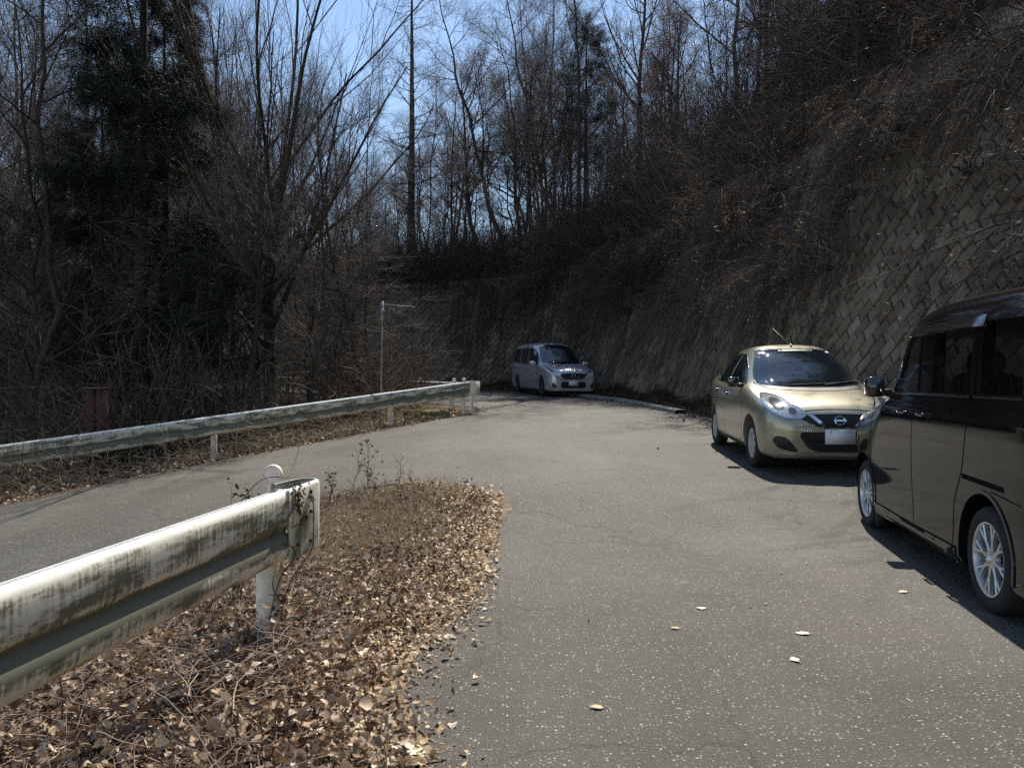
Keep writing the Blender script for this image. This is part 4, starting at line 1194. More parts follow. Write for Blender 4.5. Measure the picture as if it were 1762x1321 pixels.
# scattered over the asphalt
ps_ = rr_.uniform([-6, 4], [5.2, 26], (700, 2)); ps_ = ps_[inside(ps_[:, 0], ps_[:, 1], np.array(ROAD))]
litter('leaf_crumbs', ps_, .020, 7, M['leaf'], 'tiny leaf crumbs sprinkled over the open asphalt', .25, .0, 'debris', zf=lambda q: G(q[:, 0], q[:, 1]) + .006)

# single leaves on the asphalt
def one_leaf(px, py, size, az, label, col, seed):
    Z = 4.0
    for _ in range(20): Z = 1306 * (1.25 - g1((px - 881) / 1306 * Z, Z) - .02) / (py - 675)
    x = (px - 881) / 1306 * Z; z = g1(x, Z) + .018
    rg = np.random.default_rng(seed); n = 9; mb = MB()
    t = np.linspace(0, 1, n); w = size * .36 * np.sin(PI * np.clip(t * 1.02, 0, 1)) ** .8 * (1 + .15 * rg.normal(size=n)) * (1 - .2 * t)
    V = []
    for i in range(n):
        zz = .004 * math.sin(t[i] * 2.6 + seed)
        V += [(-w[i], (t[i] - .5) * size, abs(zz) + .0022), (0, (t[i] - .5) * size, abs(zz)), (w[i] * .9, (t[i] - .5) * size, abs(zz) + .003)]
    V = np.array(V); i_ = np.arange(n * 3).reshape(n, 3)
    Q = np.concatenate([np.stack([i_[:-1, a], i_[:-1, a + 1], i_[1:, a + 1], i_[1:, a]], -1) for a in (0, 1)])
    mb.add(V, Q); tube(mb, [(0, -size * .5, .003), (.01, -size * .68, .005)], .0018, 5)
    o = link_mesh('leaf', mb.mesh('leaf'), mats=col); o.location = (x, Z, z + .001); o.rotation_euler = (0, 0, az)
    tagp(o, label, 'leaf')
pale = simple('leaf_pale', (.72, .62, .42), .6); tan = simple('leaf_tan', (.50, .36, .18), .7); brn = simple('leaf_brown', (.10, .055, .04), .7)
one_leaf(1379, 1088, .072, 1.3, 'pale yellow leaf lying flat on the asphalt, upper of the two palest', pale, 1)
one_leaf(1366, 1133, .062, .2, 'pale pointed leaf on the open asphalt just below the other pale one', pale, 2)
one_leaf(1026, 1214, .06, 1.5, 'single tan leaf on the asphalt close to the camera', tan, 3)
one_leaf(1551, 1017, .06, 1.6, 'small cream leaf on the asphalt left of the black car rear wheel', pale, 4)
one_leaf(1206, 1045, .06, 1.4, 'small curled pale leaf in the middle of the asphalt', pale, 5)
one_leaf(830, 1073, .055, 1.2, 'dark brown shrivelled leaf near the leafy edge of the asphalt', brn, 6)
one_leaf(1160, 1079, .05, 1.0, 'tiny tan leaf in the middle of the asphalt below the curled pale one', tan, 7)
one_leaf(700, 1285, .16, 1.1, 'largest crumpled pale leaf at the asphalt edge in front of the camera', pale, 8)

# dry twigs and stems in the litter
def bent_stems(rng, c, L, m=6, flat=.25, wig=.22, r=(.0012, .0032), k=4, up=0):
    n = len(c); d = norm(rng.normal(size=(n, 3)) * np.array([1, 1, flat]) + np.array([0, 0, up])); ln = (rng.uniform(.3, 1.2, n) * L)[:, None]
    p = c; out = [p]
    for s in range(m):
        d = norm(d + rng.normal(0, wig, d.shape) * np.array([1, 1, .5])); p = p + d * ln / m
        out.append(p)
    P = np.stack(out, 1); R = np.repeat(rng.uniform(*r, (n, 1)), m + 1, 1) * np.linspace(1, .5, m + 1)
    return P, R
def stems(name, pts, L, seed, mat, label, lift=.04, zmin=.012, **kw):
    rng = np.random.default_rng(seed); n = len(pts)
    c = np.column_stack([pts, G(pts[:, 0], pts[:, 1]) + rng.exponential(lift, n) + .02])
    P, R = bent_stems(rng, c, L, **kw)
    g = G(P[..., 0], P[..., 1]); P[..., 2] = np.maximum(P[..., 2], g + zmin)
    V, Q = tube_arrays(P, R, kw.get('k', 4)); mb = MB(); mb.add(V, Q)
    return tagp(link_mesh(name, mb.mesh(name), mats=mat, smooth=False), label, 'twigs', kind='stuff')
ra = np.random.default_rng(110)
st = in_poly_pts(ra, [(-.8, .9), (-.75, 2.6), (-.85, 4.2), (-1.4, 5.0), (-2.6, 4.6), (-2.9, .9)], 2300, .12)
stems('dry_stems', st, .42, 11, M['stem'], 'tangle of pale dry stems lying under the near guardrail', .07)
st = in_poly_pts(ra, MEDP, 2600, .05)
stems('dry_stems', st, .22, 12, M['stem'], 'thin broken stems mixed into the leaves across the verge', .03, r=(.0008, .002))
st = in_poly_pts(ra, [(-14, 4), (-7.5, 10.7), (-5.2, 13.8), (-3.0, 16.1), (-1.4, 18.4), (-2.2, 18.6), (-8.6, 12.6), (-15, 5.5)], 6000, .10)
stems('dry_stems', st, .38, 13, M['straw'], 'dry brown stalks along the foot of the far guardrail', .16, r=(.002, .005), flat=.8, up=.25)
# dry grass at the tip of the verge
def grass(name, pts, h, seed, mat, label, lean=.45):
    rng = np.random.default_rng(seed); n = len(pts); m = 4
    d = norm(np.column_stack([rng.normal(0, lean, n), rng.normal(0, lean, n), np.ones(n)])); ln = rng.uniform(.35, 1.1, n)[:, None] * h
    p = np.column_stack([pts, G(pts[:, 0], pts[:, 1])]); out = [p]
    for s in range(m): d = norm(d + np.array([0, 0, -.32]) + rng.normal(0, .12, d.shape)); p = p + d * ln / m; out.append(p)
    P = np.stack(out, 1); R = np.repeat(rng.uniform(.0012, .0028, (n, 1)), m + 1, 1) * np.linspace(1, .2, m + 1)
    V, Q = tube_arrays(P, R, 3); mb = MB(); mb.add(V, Q)
    return tagp(link_mesh(name, mb.mesh(name), mats=mat, smooth=False), label, 'grass', kind='stuff')
gp = in_poly_pts(ra, [(-1.2, 5.2), (-.75, 5.8), (-.6, 7.0), (-.55, 7.8), (-1.0, 8.05), (-1.7, 8.0), (-2.3, 7.2), (-2.2, 5.6)], 12000, .16)
grass('dry_grass', gp, .25, 14, M['straw'], 'matted straw coloured grass at the tip of the leafy verge')
gp = in_poly_pts(ra, [(-3.4, 15.3), (-1.5, 17.6), (-1.3, 18.1), (-2.6, 17.6), (-5.4, 14.4), (-5.0, 13.9)], 4200, .12)
grass('verge_grass', gp, .20, 15, M['grass'], 'sparse green and yellow grass under the far guardrail')
gp = in_poly_pts(ra, [(-1.05, 3.6), (-.5, 4.4), (-.45, 6.5), (-2.4, 6.5), (-2.6, 4.5), (-1.9, 3.4)], 9000, .2)
grass('dry_grass', gp[bumps(gp) > .45], .15, 18, M['straw'], 'thin straw tufts poking through the leaves beside the near guardrail post', .8)
gp = in_poly_pts(ra, [(-.45, 2.0), (-.9, 2.0), (-.8, 1.2), (-.4, 1.2)], 900, .06)
grass('dry_grass', gp, .12, 16, M['straw'], 'small patch of flattened yellow grass at the bottom of the picture', .9)
gp = in_poly_pts(ra, [(-9.5, 13.5), (-6.0, 15.4), (-3.0, 18.4), (-2.0, 19.0), (-3.0, 20.3), (-9, 16)], 9000, .2)
grass('dry_grass', gp, .55, 17, M['straw'], 'tall brown grass behind the far guardrail', .5)

# single dry weeds
def weed(px, py, h, seed, label, name='dry_weed', nb=9, seeds=40, Zf=None, group=None):
    Z = 7.0
    if Zf: Z = Zf
    else:
        for _ in range(30): Z = .5 * Z + .5 * 1306 * (1.25 - g1((px - 881) / 1306 * Z, Z)) / (py - 675)
    x = (px - 881) / 1306 * Z; rg = np.random.default_rng(seed)
    T = trunk_line(rg, h + .3, .0058, 10, (rg.normal(0, .12), rg.normal(0, .1)), .06, 1.2, .3); T[0][..., 2] += .02 
    b1 = branches(rg, *T, nb, .35, .98, .6, .2, h * .42, .4, 5, .5, .12, .6, .0028, .3)
    b2 = branches(rg, *b1, 3, .3, 1, .6, .2, h * .13, .4, 3, .3, .12, .7, .0019, .2)
    a = MB()
    for (P, R) in (T, b1, b2): V, Q = tube_arrays(P, R, 4); a.add(V, Q)
    root = empty(name, (x, Z, g1(x, Z)), 0, label, 'weed', group)
    link_mesh('stalk', a.mesh('stalk'), root, M['stem_dark'])
    V, Q = leaf_cloud(rg, b2[0][:, -2:], seeds, .020, .008); link_mesh('dry_leaves_or_seeds', np_mesh('dry_leaves_or_seeds', V, Q), root, M['stem_dark'], smooth=False)  # the quads at the branch tips are the weed's seed heads
M['stem_dark'] = simple('weed_brown', (.10, .062, .045), .8)
weed(628, 855, .52, 1, 'tallest branching dry weed standing right of the guardrail end', nb=12, seeds=70)
weed(683, 848, .34, 2, 'upright cluster of thin brown stalks right of the tallest weed', nb=14, seeds=10)
weed(560, 880, .40, 3, 'ragged dark weed close against the guardrail end plate', nb=9, seeds=40)
weed(655, 858, .30, 4, 'short bushy weed between the tallest weed and the upright stalks', nb=10, seeds=40)
weed(590, 868, .30, 8, 'low dry weed between the guardrail end and the tallest weed', nb=8, seeds=30)
weed(608, 850, .38, 21, 'spindly weed with few branches in the middle of the weed cluster', nb=7, seeds=20)
weed(715, 846, .22, 22, 'short dry tuft at the right end of the weed cluster', nb=10, seeds=12)
weed(822, 712, .42, 5, 'thin dry weed at the right end of the far guardrail', nb=4, seeds=14)
weed(375, 0, .60, 6, 'seedy brown weed poking up behind the near guardrail beam', Zf=3.9, nb=12, seeds=120)
weed(425, 0, .62, 9, 'drooping dry weed just left of the round delineator', Zf=4.0, nb=12, seeds=100)
weed(110, 0, .42, 7, 'dark withered weed behind the near guardrail at the left edge', Zf=2.75, nb=9, seeds=60)
weed(40, 0, .36, 10, 'leftmost tangled weed behind the near guardrail', Zf=2.6, nb=10, seeds=50)

# thorny vine climbing the near guardrail end
vn = empty('dead_vine', org, 0, 'dead brown vine looping over the end post of the near guardrail', 'vine')
rg = np.random.default_rng(120); mb = MB()
def rp_(t, dz, out): 
    q = E0 + nd_ * t + nrm * out; return (q.x - org[0], q.y - org[1], top_near(t) + dz - org[2])
tube(mb, catmull([rp_(-.02, .03, .06), rp_(-.02, -.02, .097), rp_(-.05, -.10, .095), rp_(-.16, -.16, .085), rp_(-.17, -.22, .05), rp_(-.06, -.27, .095), rp_(-.03, -.33, .10), rp_(-.08, -.42, .05), rp_(-.15, -.60, .03)], 6), .0035, 6)
tube(mb, catmull([rp_(.15, .01, .08), rp_(.16, -.10, .10), rp_(.165, -.22, .10), rp_(.14, -.34, .10), rp_(.04, -.45, .05), rp_(-.02, -.62, .02), rp_(.0, -.75, .05)], 6), .003, 6)
tube(mb, catmull([rp_(.0, -.36, -.0), rp_(-.10, -.45, .02), rp_(-.04, -.55, .03), rp_(.03, -.62, .02), rp_(-.05, -.75, .04)], 6), .0035, 6)
tube(mb, catmull([rp_(-.30, -.10, -.10), rp_(-.15, .06, -.02), rp_(.02, .05, .04), rp_(.2, .04, -.05), rp_(.38, .14, -.10), rp_(.45, .22, -.12)], 6), .0025, 6)
o = link_mesh('vine_stem', mb.mesh('vine_stem'), vn, M['stem_dark'])
cl = [rp_(rg.normal(.03, .05), rg.uniform(-.20, .03), .10) for _ in range(46)] + [rp_(rg.normal(-.1, .05), rg.uniform(-.6, -.4), .05) for _ in range(16)]
V, Q, T = leaves_curled(rg, np.array(cl), .032, 1.0)
link_mesh('withered_leaves', np_mesh('withered_leaves', V, Q, T), vn, M['leaf_dark'], smooth=False)
# brown climbers over the far rail
items = []
mb = MB(); rg = np.random.default_rng(130)
for tt, n in ((9.6, 420), (8.7, 160), (5.3, 70), (11.0, 120)):
    t = tt + rg.normal(0, .28, n); c = np.array([(*(B - dirf * a + nf * rg.uniform(.0, .22)), 0) for a in t]); c[:, 2] = [zfar((q[0], q[1])) - .95 for q in c]
    c[:, 2] += rg.uniform(0, .75, n)
    P, R = bent_stems(rg, c, .5, m=6, flat=1.2, up=.35, r=(.002, .004)); V, Q = tube_arrays(P, R, 3); mb.add(V, Q)
    V, Q = leaf_quads(rg, P[:, 3] + rg.normal(0, .03, P[:, 3].shape), .022); mb.add(V, Q)
tagp(link_mesh('dead_creeper', mb.mesh('dead_creeper'), mats=M['straw'], smooth=False), 'brown dead creeper growing over the far guardrail beam', 'creeper', kind='stuff')
# ------------------------------------------------------------------ cars
def pchip(x, y):
    x = np.array(x, float); y = np.array(y, float); h = np.diff(x); dl = np.diff(y) / h
    m = np.zeros(len(x)); m[0] = dl[0]; m[-1] = dl[-1]
    for i in range(1, len(x) - 1):
        if dl[i - 1] * dl[i] > 0:
            w1 = 2 * h[i] + h[i - 1]; w2 = h[i] + 2 * h[i - 1]; m[i] = (w1 + w2) / (w1 / dl[i - 1] + w2 / dl[i])
    def f(q):
        i = np.clip(np.searchsorted(x, q) - 1, 0, len(x) - 2); t = (q - x[i]) / h[i]
        return (2 * t**3 - 3 * t**2 + 1) * y[i] + (t**3 - 2 * t**2 + t) * h[i] * m[i] + (-2 * t**3 + 3 * t**2) * y[i + 1] + (t**3 - t**2) * h[i] * m[i + 1]
    return f
def cr_curve(P, n):
    P = np.array(P, float); Q = np.concatenate([[2 * P[0] - P[1]], P, [2 * P[-1] - P[-2]]]); out = []
    for i in range(1, len(Q) - 2):
        p0, p1, p2, p3 = Q[i - 1:i + 3]
        t0 = 0; t1 = t0 + np.linalg.norm(p1 - p0) ** .5 + 1e-6; t2 = t1 + np.linalg.norm(p2 - p1) ** .5 + 1e-6; t3 = t2 + np.linalg.norm(p3 - p2) ** .5 + 1e-6
        for t in np.linspace(t1, t2, n, endpoint=False):
            A1 = (t1 - t) / (t1 - t0) * p0 + (t - t0) / (t1 - t0) * p1; A2 = (t2 - t) / (t2 - t1) * p1 + (t - t1) / (t2 - t1) * p2; A3 = (t3 - t) / (t3 - t2) * p2 + (t - t2) / (t3 - t2) * p3
            B1 = (t2 - t) / (t2 - t0) * A1 + (t - t0) / (t2 - t0) * A2; B2 = (t3 - t) / (t3 - t1) * A2 + (t - t1) / (t3 - t1) * A3
            out.append((t2 - t) / (t2 - t1) * B1 + (t - t1) / (t2 - t1) * B2)
    out.append(P[-1]); return np.array(out)

def section(v, crown):
    zt, wt, zs, ws, zm, wm, zl, wl, zb = v
    k = min(crown, (zt - zs) * .30)
    p3 = (wt, zt - 2.1 * k); p5 = (ws, zs)
    b = min(.02, (zt - zs) * .05)
    mid = ((p3[0] + p5[0]) / 2 + b, (p3[1] + p5[1]) / 2)
    return [(0, zt), (wt * .5, zt - k * .22), (wt * .84, zt - k * .85), p3, mid, p5, (ws + (wm - ws) * .75, zs - (zs - zm) * .28), (wm, zm), (wm - .004, zl + (zm - zl) * .4), (wl, zl), (wl - .05, zb), (wl * .5, zb), (0, zb)]

class Car:
    def __init__(s, name, rows, axles, crown, loc, heading, label, paint, wheel_r, arch_r, tw, cuts2=()):
        s.rows = np.array(rows, float); s.ax = axles; s.L = s.rows[-1, 0]; s.S0 = sum(axles) / 2; s.paint = paint; s.r = wheel_r
        # heading = direction the nose points (plan vector); loc = plan point midway between axles
        hd = Vector(heading).normalized(); s.root = empty(name, (0, 0, 0), 0, label, 'car')
        wb = (axles[1] - axles[0])
        zf = g1(loc[0] + hd.x * wb / 2, loc[1] + hd.y * wb / 2) + .016; zr = g1(loc[0] - hd.x * wb / 2, loc[1] - hd.y * wb / 2) + .016
        s.root.location = (loc[0], loc[1], (zf + zr) / 2)
        s.root.rotation_euler = (0, -math.asin((zf - zr) / wb), math.atan2(hd.y, hd.x))
        s.root.rotation_mode = 'XYZ'
        fs = [pchip(s.rows[:, 0], s.rows[:, i]) for i in range(1, 10)]
        st = []
        for a, b in zip(s.rows[:-1, 0], s.rows[1:, 0]): st += list(np.linspace(a, b, max(2, int((b - a) / .055)), endpoint=False))
        st.append(s.L); st = np.array(st)
        rings = []
        for q in st:
            v = [float(f(q)) for f in fs]; c = cr_curve(section(v, crown), 4)
            c[0, 0] = 0; c[-1, 0] = 0
            half = [(s.S0 - q, y, z) for y, z in c]; other = [(x, -y, z) for x, y, z in half[-2:0:-1]]
            rings.append(half + other)
        V = np.array(rings); n = V.shape[1]
        i = np.arange(V.shape[0] * n).reshape(-1, n)
        Q = np.stack([i[:-1], i[1:], np.roll(i[1:], -1, 1), np.roll(i[:-1], -1, 1)], -1).reshape(-1, 4).tolist()
        F = Q + [list(i[0]), list(i[-1][::-1])]
        V = V.reshape(-1, 3)
        s.bvh = BVHTree.FromPolygons([Vector(v) for v in V], F)
        me = py_mesh('body', V, F)
        bm = bmesh.new(); bm.from_mesh(me); bmesh.ops.recalc_face_normals(bm, faces=bm.faces); bm.to_mesh(me); bm.free()
        me.materials.append(paint); me.materials.append(M['dark'])
        tmp = bpy.data.objects.new('tmp', me); COL.objects.link(tmp)
        cuts = []
        for a in axles:
            for sg in (-1, 1):
                cm = MB(); lathe(cm, [(.0, sg * (tw - .30)), (arch_r, sg * (tw - .30)), (arch_r, sg * (tw + .25)), (.0, sg * (tw + .25))], 44)
                V2 = cm.V[0] + np.array([s.S0 - a, 0, wheel_r + .01])
                cme = bpy.data.meshes.new('c'); b2 = bmesh.new()
                for v in V2: b2.verts.new(v)
                b2.verts.ensure_lookup_table()
                for f in cm.Q[0]: b2.faces.new([b2.verts[k] for k in f])
                bmesh.ops.remove_doubles(b2, verts=b2.verts, dist=1e-5); bmesh.ops.recalc_face_normals(b2, faces=b2.faces); b2.to_mesh(cme); b2.free()
                co = bpy.data.objects.new('cut', cme); COL.objects.link(co); cuts.append(co)
                md = tmp.modifiers.new('b', 'BOOLEAN'); md.operation = 'DIFFERENCE'; md.solver = 'EXACT'; md.object = co
        for poly, y0, y1 in cuts2:
            b2 = bmesh.new(); n_ = len(poly)
            vs_ = [b2.verts.new((s.S0 - q, y, z)) for y in (y0, y1) for q, z in poly]
            b2.faces.new(vs_[:n_]); b2.faces.new(vs_[n_:][::-1])
            for k in range(n_): b2.faces.new((vs_[k], vs_[(k + 1) % n_], vs_[n_ + (k + 1) % n_], vs_[n_ + k]))
            bmesh.ops.recalc_face_normals(b2, faces=b2.faces); cme = bpy.data.meshes.new('c'); b2.to_mesh(cme); b2.free()
            co = bpy.data.objects.new('cut', cme); COL.objects.link(co); cuts.append(co)
            md = tmp.modifiers.new('b', 'BOOLEAN'); md.operation = 'DIFFERENCE'; md.solver = 'EXACT'; md.object = co
        bpy.context.view_layer.update()
        ev = tmp.evaluated_get(bpy.context.evaluated_depsgraph_get()); bme = bpy.data.meshes.new_from_object(ev)
        for co in cuts + [tmp]: bpy.data.objects.remove(co)
        ok_ = len(bme.polygons) > 100
        if not ok_: print('BOOLEAN FAILED', name); bme = me
        bme.name = 'body'
        n_dark = 0
        for p in bme.polygons:
            dark = False
            for a in axles:
                if all(math.hypot(bme.vertices[k].co.x - (s.S0 - a), bme.vertices[k].co.z - wheel_r - .01) < arch_r + .003 and abs(bme.vertices[k].co.y) > tw - .31 for k in p.vertices): dark = True
            if cuts2 and p.center.z > 1.15 and (s.bvh.find_nearest(p.center)[3] or 0) > .025: dark = True
            p.material_index = 1 if dark else 0; n_dark += dark
        print(name, 'body polys', len(bme.polygons), 'arch faces', n_dark)
        bme.materials.clear(); bme.materials.append(paint); bme.materials.append(M['dark'])
        s.body = link_mesh('body', bme, s.root, None, sharp=38)
        s.tw = tw
        # dark floor block so nothing shows through the wheel wells
    def x(s, q): return s.S0 - q
    def hit(s, a, z, view, sg):
        if view == 'side': r = s.bvh.ray_cast(Vector((s.x(a), sg * 3, z)), Vector((0, -sg, 0)))
        elif view == 'front': r = s.bvh.ray_cast(Vector((s.x(0) + 2, a, z)), Vector((-1, 0, 0)))
        elif view == 'rear': r = s.bvh.ray_cast(Vector((s.x(s.L) - 2, a, z)), Vector((1, 0, 0)))
        else: r = s.bvh.ray_cast(Vector((s.x(a), z, 4)), Vector((0, 0, -1)))
        if r[0] is None: return None
        n = r[1]
        d = {'side': Vector((0, sg, 0)), 'front': Vector((1, 0, 0)), 'rear': Vector((-1, 0, 0)), 'top': Vector((0, 0, 1))}[view]
        if n.dot(d) < 0: n = -n
        return r[0], n
    def patch(s, name, poly, mat, view='side', sg=1, off=.004, depth=.012, res=.045, parent=None, smooth_poly=False, rnd=0):
        P = [Vector(p) for p in poly]
        if smooth_poly:
            q = np.array(poly); k = len(q); out = []
            for i in range(k):
                a, b, c, d = q[i - 1], q[i], q[(i + 1) % k], q[(i + 2) % k]
                for t in np.linspace(0, 1, 5, endpoint=False): out.append(.5 * ((2 * b) + (c - a) * t + (2 * a - 5 * b + 4 * c - d) * t * t + (3 * b - a - 3 * c + d) * t**3))
            P = [Vector(p) for p in out]
        elif rnd:
            out = []
            for i in range(len(P)):
                a, b, c = P[i - 1], P[i], P[(i + 1) % len(P)]
                r1 = min(rnd, (a - b).length * .45); r2 = min(rnd, (c - b).length * .45)
                e1 = b + (a - b).normalized() * r1; e2 = b + (c - b).normalized() * r2
                for t in (0, .25, .5, .75, 1): out.append(e1 * (1 - t) ** 2 + b * 2 * t * (1 - t) + e2 * t * t)
            P = out
        bd = densify([tuple(p) for p in P], res)
        arr = np.array(bd); lo, hi = arr.min(0), arr.max(0)
        gx, gy = np.meshgrid(np.arange(lo[0], hi[0], res), np.arange(lo[1], hi[1], res)); gx = gx.ravel(); gy = gy.ravel()
        if len(gx):
            ok = inside(gx, gy, arr) & (seg_dist(gx, gy, np.concatenate([arr, arr[:1]])) > res * .4); pts = bd + list(zip(gx[ok], gy[ok]))
        else: pts = bd
        N = len(bd)
        vs, es, fs, *_ = delaunay_2d_cdt([Vector(p) for p in pts], [(i, (i + 1) % N) for i in range(N)], [], 1, 1e-5)
        hv = [s.hit(v.x, v.y, view, sg) for v in vs]
        fs = [f for f in fs if all(hv[k] is not None for k in f)]
        if not fs: print('no faces', name); return None
        bm = bmesh.new(); mp = {}
        for f in fs:
            for k in f:
                if k not in mp: mp[k] = bm.verts.new(hv[k][0] + hv[k][1] * off)
        nrm = {mp[k]: hv[k][1] for k in mp}
        for f in fs:
            try: bm.faces.new([mp[k] for k in f])
            except ValueError: pass
        # shallow edge so the piece has thickness and sits on the body
        if depth:
            be = [e for e in bm.edges if len(e.link_faces) == 1]; low = {}
            for e in be:
                for v in e.verts:
                    if v not in low: low[v] = bm.verts.new(v.co - nrm[v] * depth)
            for e in be:
                a, b = e.verts
                bm.faces.new((a, b, low[b], low[a]))
        bmesh.ops.recalc_face_normals(bm, faces=bm.faces)
        me = bpy.data.meshes.new(name); bm.to_mesh(me); bm.free()
        return link_mesh(name, me, parent or s.root, mat, sharp=40)
    def line(s, name, pts, w, mat, view='side', sg=1, off=.0012, parent=None, depth=0, sm=True, hgt=None):
        P = catmull(pts, 5) if sm and len(pts) > 2 else np.array(densify(pts, .05, closed=False) + [pts[-1]])
        t = np.gradient(P, axis=0); t /= np.linalg.norm(t, axis=1, keepdims=True); n = np.stack([t[:, 1], -t[:, 0]], 1)
        a = [s.hit(*(p + q * w / 2), view, sg) for p, q in zip(P, n)]; b = [s.hit(*(p - q * w / 2), view, sg) for p, q in zip(P, n)]
        V = []; F = []
        for u, v in zip(a, b):
            if u is None or v is None: continue
            V += [u[0] + u[1] * (-.004 if hgt else off), u[0] + u[1] * (hgt or off), v[0] + v[1] * (hgt or off), v[0] + v[1] * (-.004 if hgt else off)]
        for i in range(len(V) // 4 - 1):
            for k in range(3): F.append((4 * i + k, 4 * i + k + 1, 4 * i + 4 + k + 1, 4 * i + 4 + k))
        return link_mesh(name, py_mesh(name, V, F), parent or s.root, mat, smooth=False)
    def both(s, fn):
        for sg in (-1, 1): fn(sg)
    def pod(s, name, c, h, mat, parent=None, p=2.6, rot=None):
        mb = MB(); superell(mb, (0, 0, 0), h, p, M=rot); V = mb.V[0] + np.array(c); mb.V[0] = V
        return link_mesh(name, mb.mesh(name), parent or s.root, mat)
    def wheels(s, spoke, rim_mat, rr=.62, tyre_w=.165):
        r = s.r
        for a in s.ax:
            for sg in (-1, 1):
                y0 = sg * s.tw
                mb = MB(); w = tyre_w; k = rr * r
                prof = [(k * .97, -w * .95), (k * 1.02, -w), (r * .86, -w * 1.02), (r * .95, -w * .96), (r * .99, -w * .86), (r, -w * .7), (r, -w * .3), (r * .99, -w * .12), (r * .95, -.004), (r * .86, .006), (k * 1.05, -.002), (k * 1.0, -.012), (k * .97, -.02)]
                lathe(mb, [(q, sg * y) for q, y in prof], 48)
                tyre = link_mesh('wheel', mb.mesh('wheel'), s.root, M['rubber'], sharp=50); tyre.location = (s.x(a), y0, r)
                mb = MB(); R = k * 1.0
                lathe(mb, [(q, sg * y) for q, y in [(R * 1.0, -.016), (R * 1.0, -.004), (R * .955, -.006), (R * .93, -.03), (R * .90, -.09), (R * .90, -.13)]], 48)
                spoke(mb, R, sg)
                rim = link_mesh('rim', mb.mesh('rim'), tyre, rim_mat, sharp=35)
                mb = MB(); lathe(mb, [(.001, -.085 * sg), (R * .93, -.085 * sg)], 32); link_mesh('brake_disc', mb.mesh('brake_disc'), tyre, M['dark'])
                mb = MB(); lathe(mb, [(.001, .002 * sg), (.018, .001 * sg), (.024, -.006 * sg), (.026, -.03 * sg)], 20); link_mesh('hub_cap', mb.mesh('hub_cap'), tyre, rim_mat)
def bar(mb, p, q, w0, w1, d0, d1, y0, y1, sg):
    """spoke from p to q in wheel plane (x,z), widths w0,w1, face y at y0..y1, depth d"""
    p = np.array(p); q = np.array(q); t = (q - p) / np.linalg.norm(q - p); n = np.array([t[1], -t[0]])
    V = []
    for c, w, y, d in ((p, w0, y0, d0), (q, w1, y1, d1)):
        for a, yy in ((-w / 2, y - d), (-w / 2, y - .004), (-w / 4, y), (w / 4, y), (w / 2, y - .004), (w / 2, y - d)):
            u = c + n * a; V.append((u[0], yy * sg, u[1]))
    Q = [(k, (k + 1) % 6, 6 + (k + 1) % 6, 6 + k) for k in range(6)] + [(0, 1, 4, 5), (1, 2, 3, 4), (6, 7, 10, 11), (7, 8, 9, 10)]
    mb.add(V, Q)
def twin_spokes(mb, R, sg):
    lathe(mb, [(.001, -.012 * sg), (.035, -.012 * sg), (.052, -.018 * sg), (.058, -.05 * sg)], 24)
    for i in range(8):
        a = i * PI / 4 + .2
        c = lambda r, da=0: (r * math.cos(a + da), r * math.sin(a + da))
        bar(mb, c(.045), c(R * .52), .028, .020, .03, .03, -.018, -.016, sg)
        bar(mb, c(R * .50), c(R * .95, .14), .016, .013, .03, .025, -.016, -.012, sg)
        bar(mb, c(R * .50), c(R * .95, -.14), .016, .013, .03, .025, -.016, -.012, sg)
def cover_spokes(n, wd):
    def f(mb, R, sg):
        lathe(mb, [(q, y * sg) for q, y in [(.001, -.004), (R * .2, -.006), (R * .34, -.018), (R * .36, -.03)]], 30)
        lathe(mb, [(q, y * sg) for q, y in [(R * .80, -.030), (R * .82, -.016), (R * .93, -.008), (R * .985, -.010)]], 40)
        for i in range(n):
            a = i * 2 * PI / n
            bar(mb, (R * .25 * math.cos(a), R * .25 * math.sin(a)), (R * .86 * math.cos(a), R * .86 * math.sin(a)), wd, wd * 1.35, .02, .02, -.010, -.014, sg)
    return f

def mirror(c, sg, s_, y, z, h, mat, arm=True):
    o = c.pod('mirror', (c.x(s_), sg * y, z), h, mat, p=4.5)
    mb = MB(); tube(mb, [(c.x(s_) + .02, sg * (y - h[1] - .07), z - .05), (c.x(s_), sg * (y - h[1] * .3), z - h[2] * .5)], [.032, .024], 8)
    link_mesh('mirror_arm', mb.mesh('mirror_arm'), o, M['black'])
    mb = MB(); box(mb, (c.x(s_) - h[0] * .93, sg * y, z), (.012, h[1] * 1.6, h[2] * 1.4)); link_mesh('mirror_glass', mb.mesh('mirror_glass'), o, M['glass'], smooth=False)
    return o
def handle(c, s_, z, sg, mat, w=.085, off=.028):
    h = c.hit(s_, z, 'side', sg)[0]
    o = c.pod('door_handle', (h.x, h.y + sg * off, h.z), (w, .012, .013), mat, p=3)
    mb = MB()
    for k in (-.75, .75): tube(mb, [(h.x + w * k, h.y - sg * .01, h.z), (h.x + w * k, h.y + sg * off, h.z)], .010, 8)
    link_mesh('handle_mount', mb.mesh('handle_mount'), o, mat)
    c.patch('handle_cup', [(s_ - .05, z - .035), (s_ + .05, z - .035), (s_ + .05, z + .02), (s_ - .05, z + .02)], M['seam'], sg=sg, off=.0012, depth=0, res=.02, parent=o, smooth_poly=True)
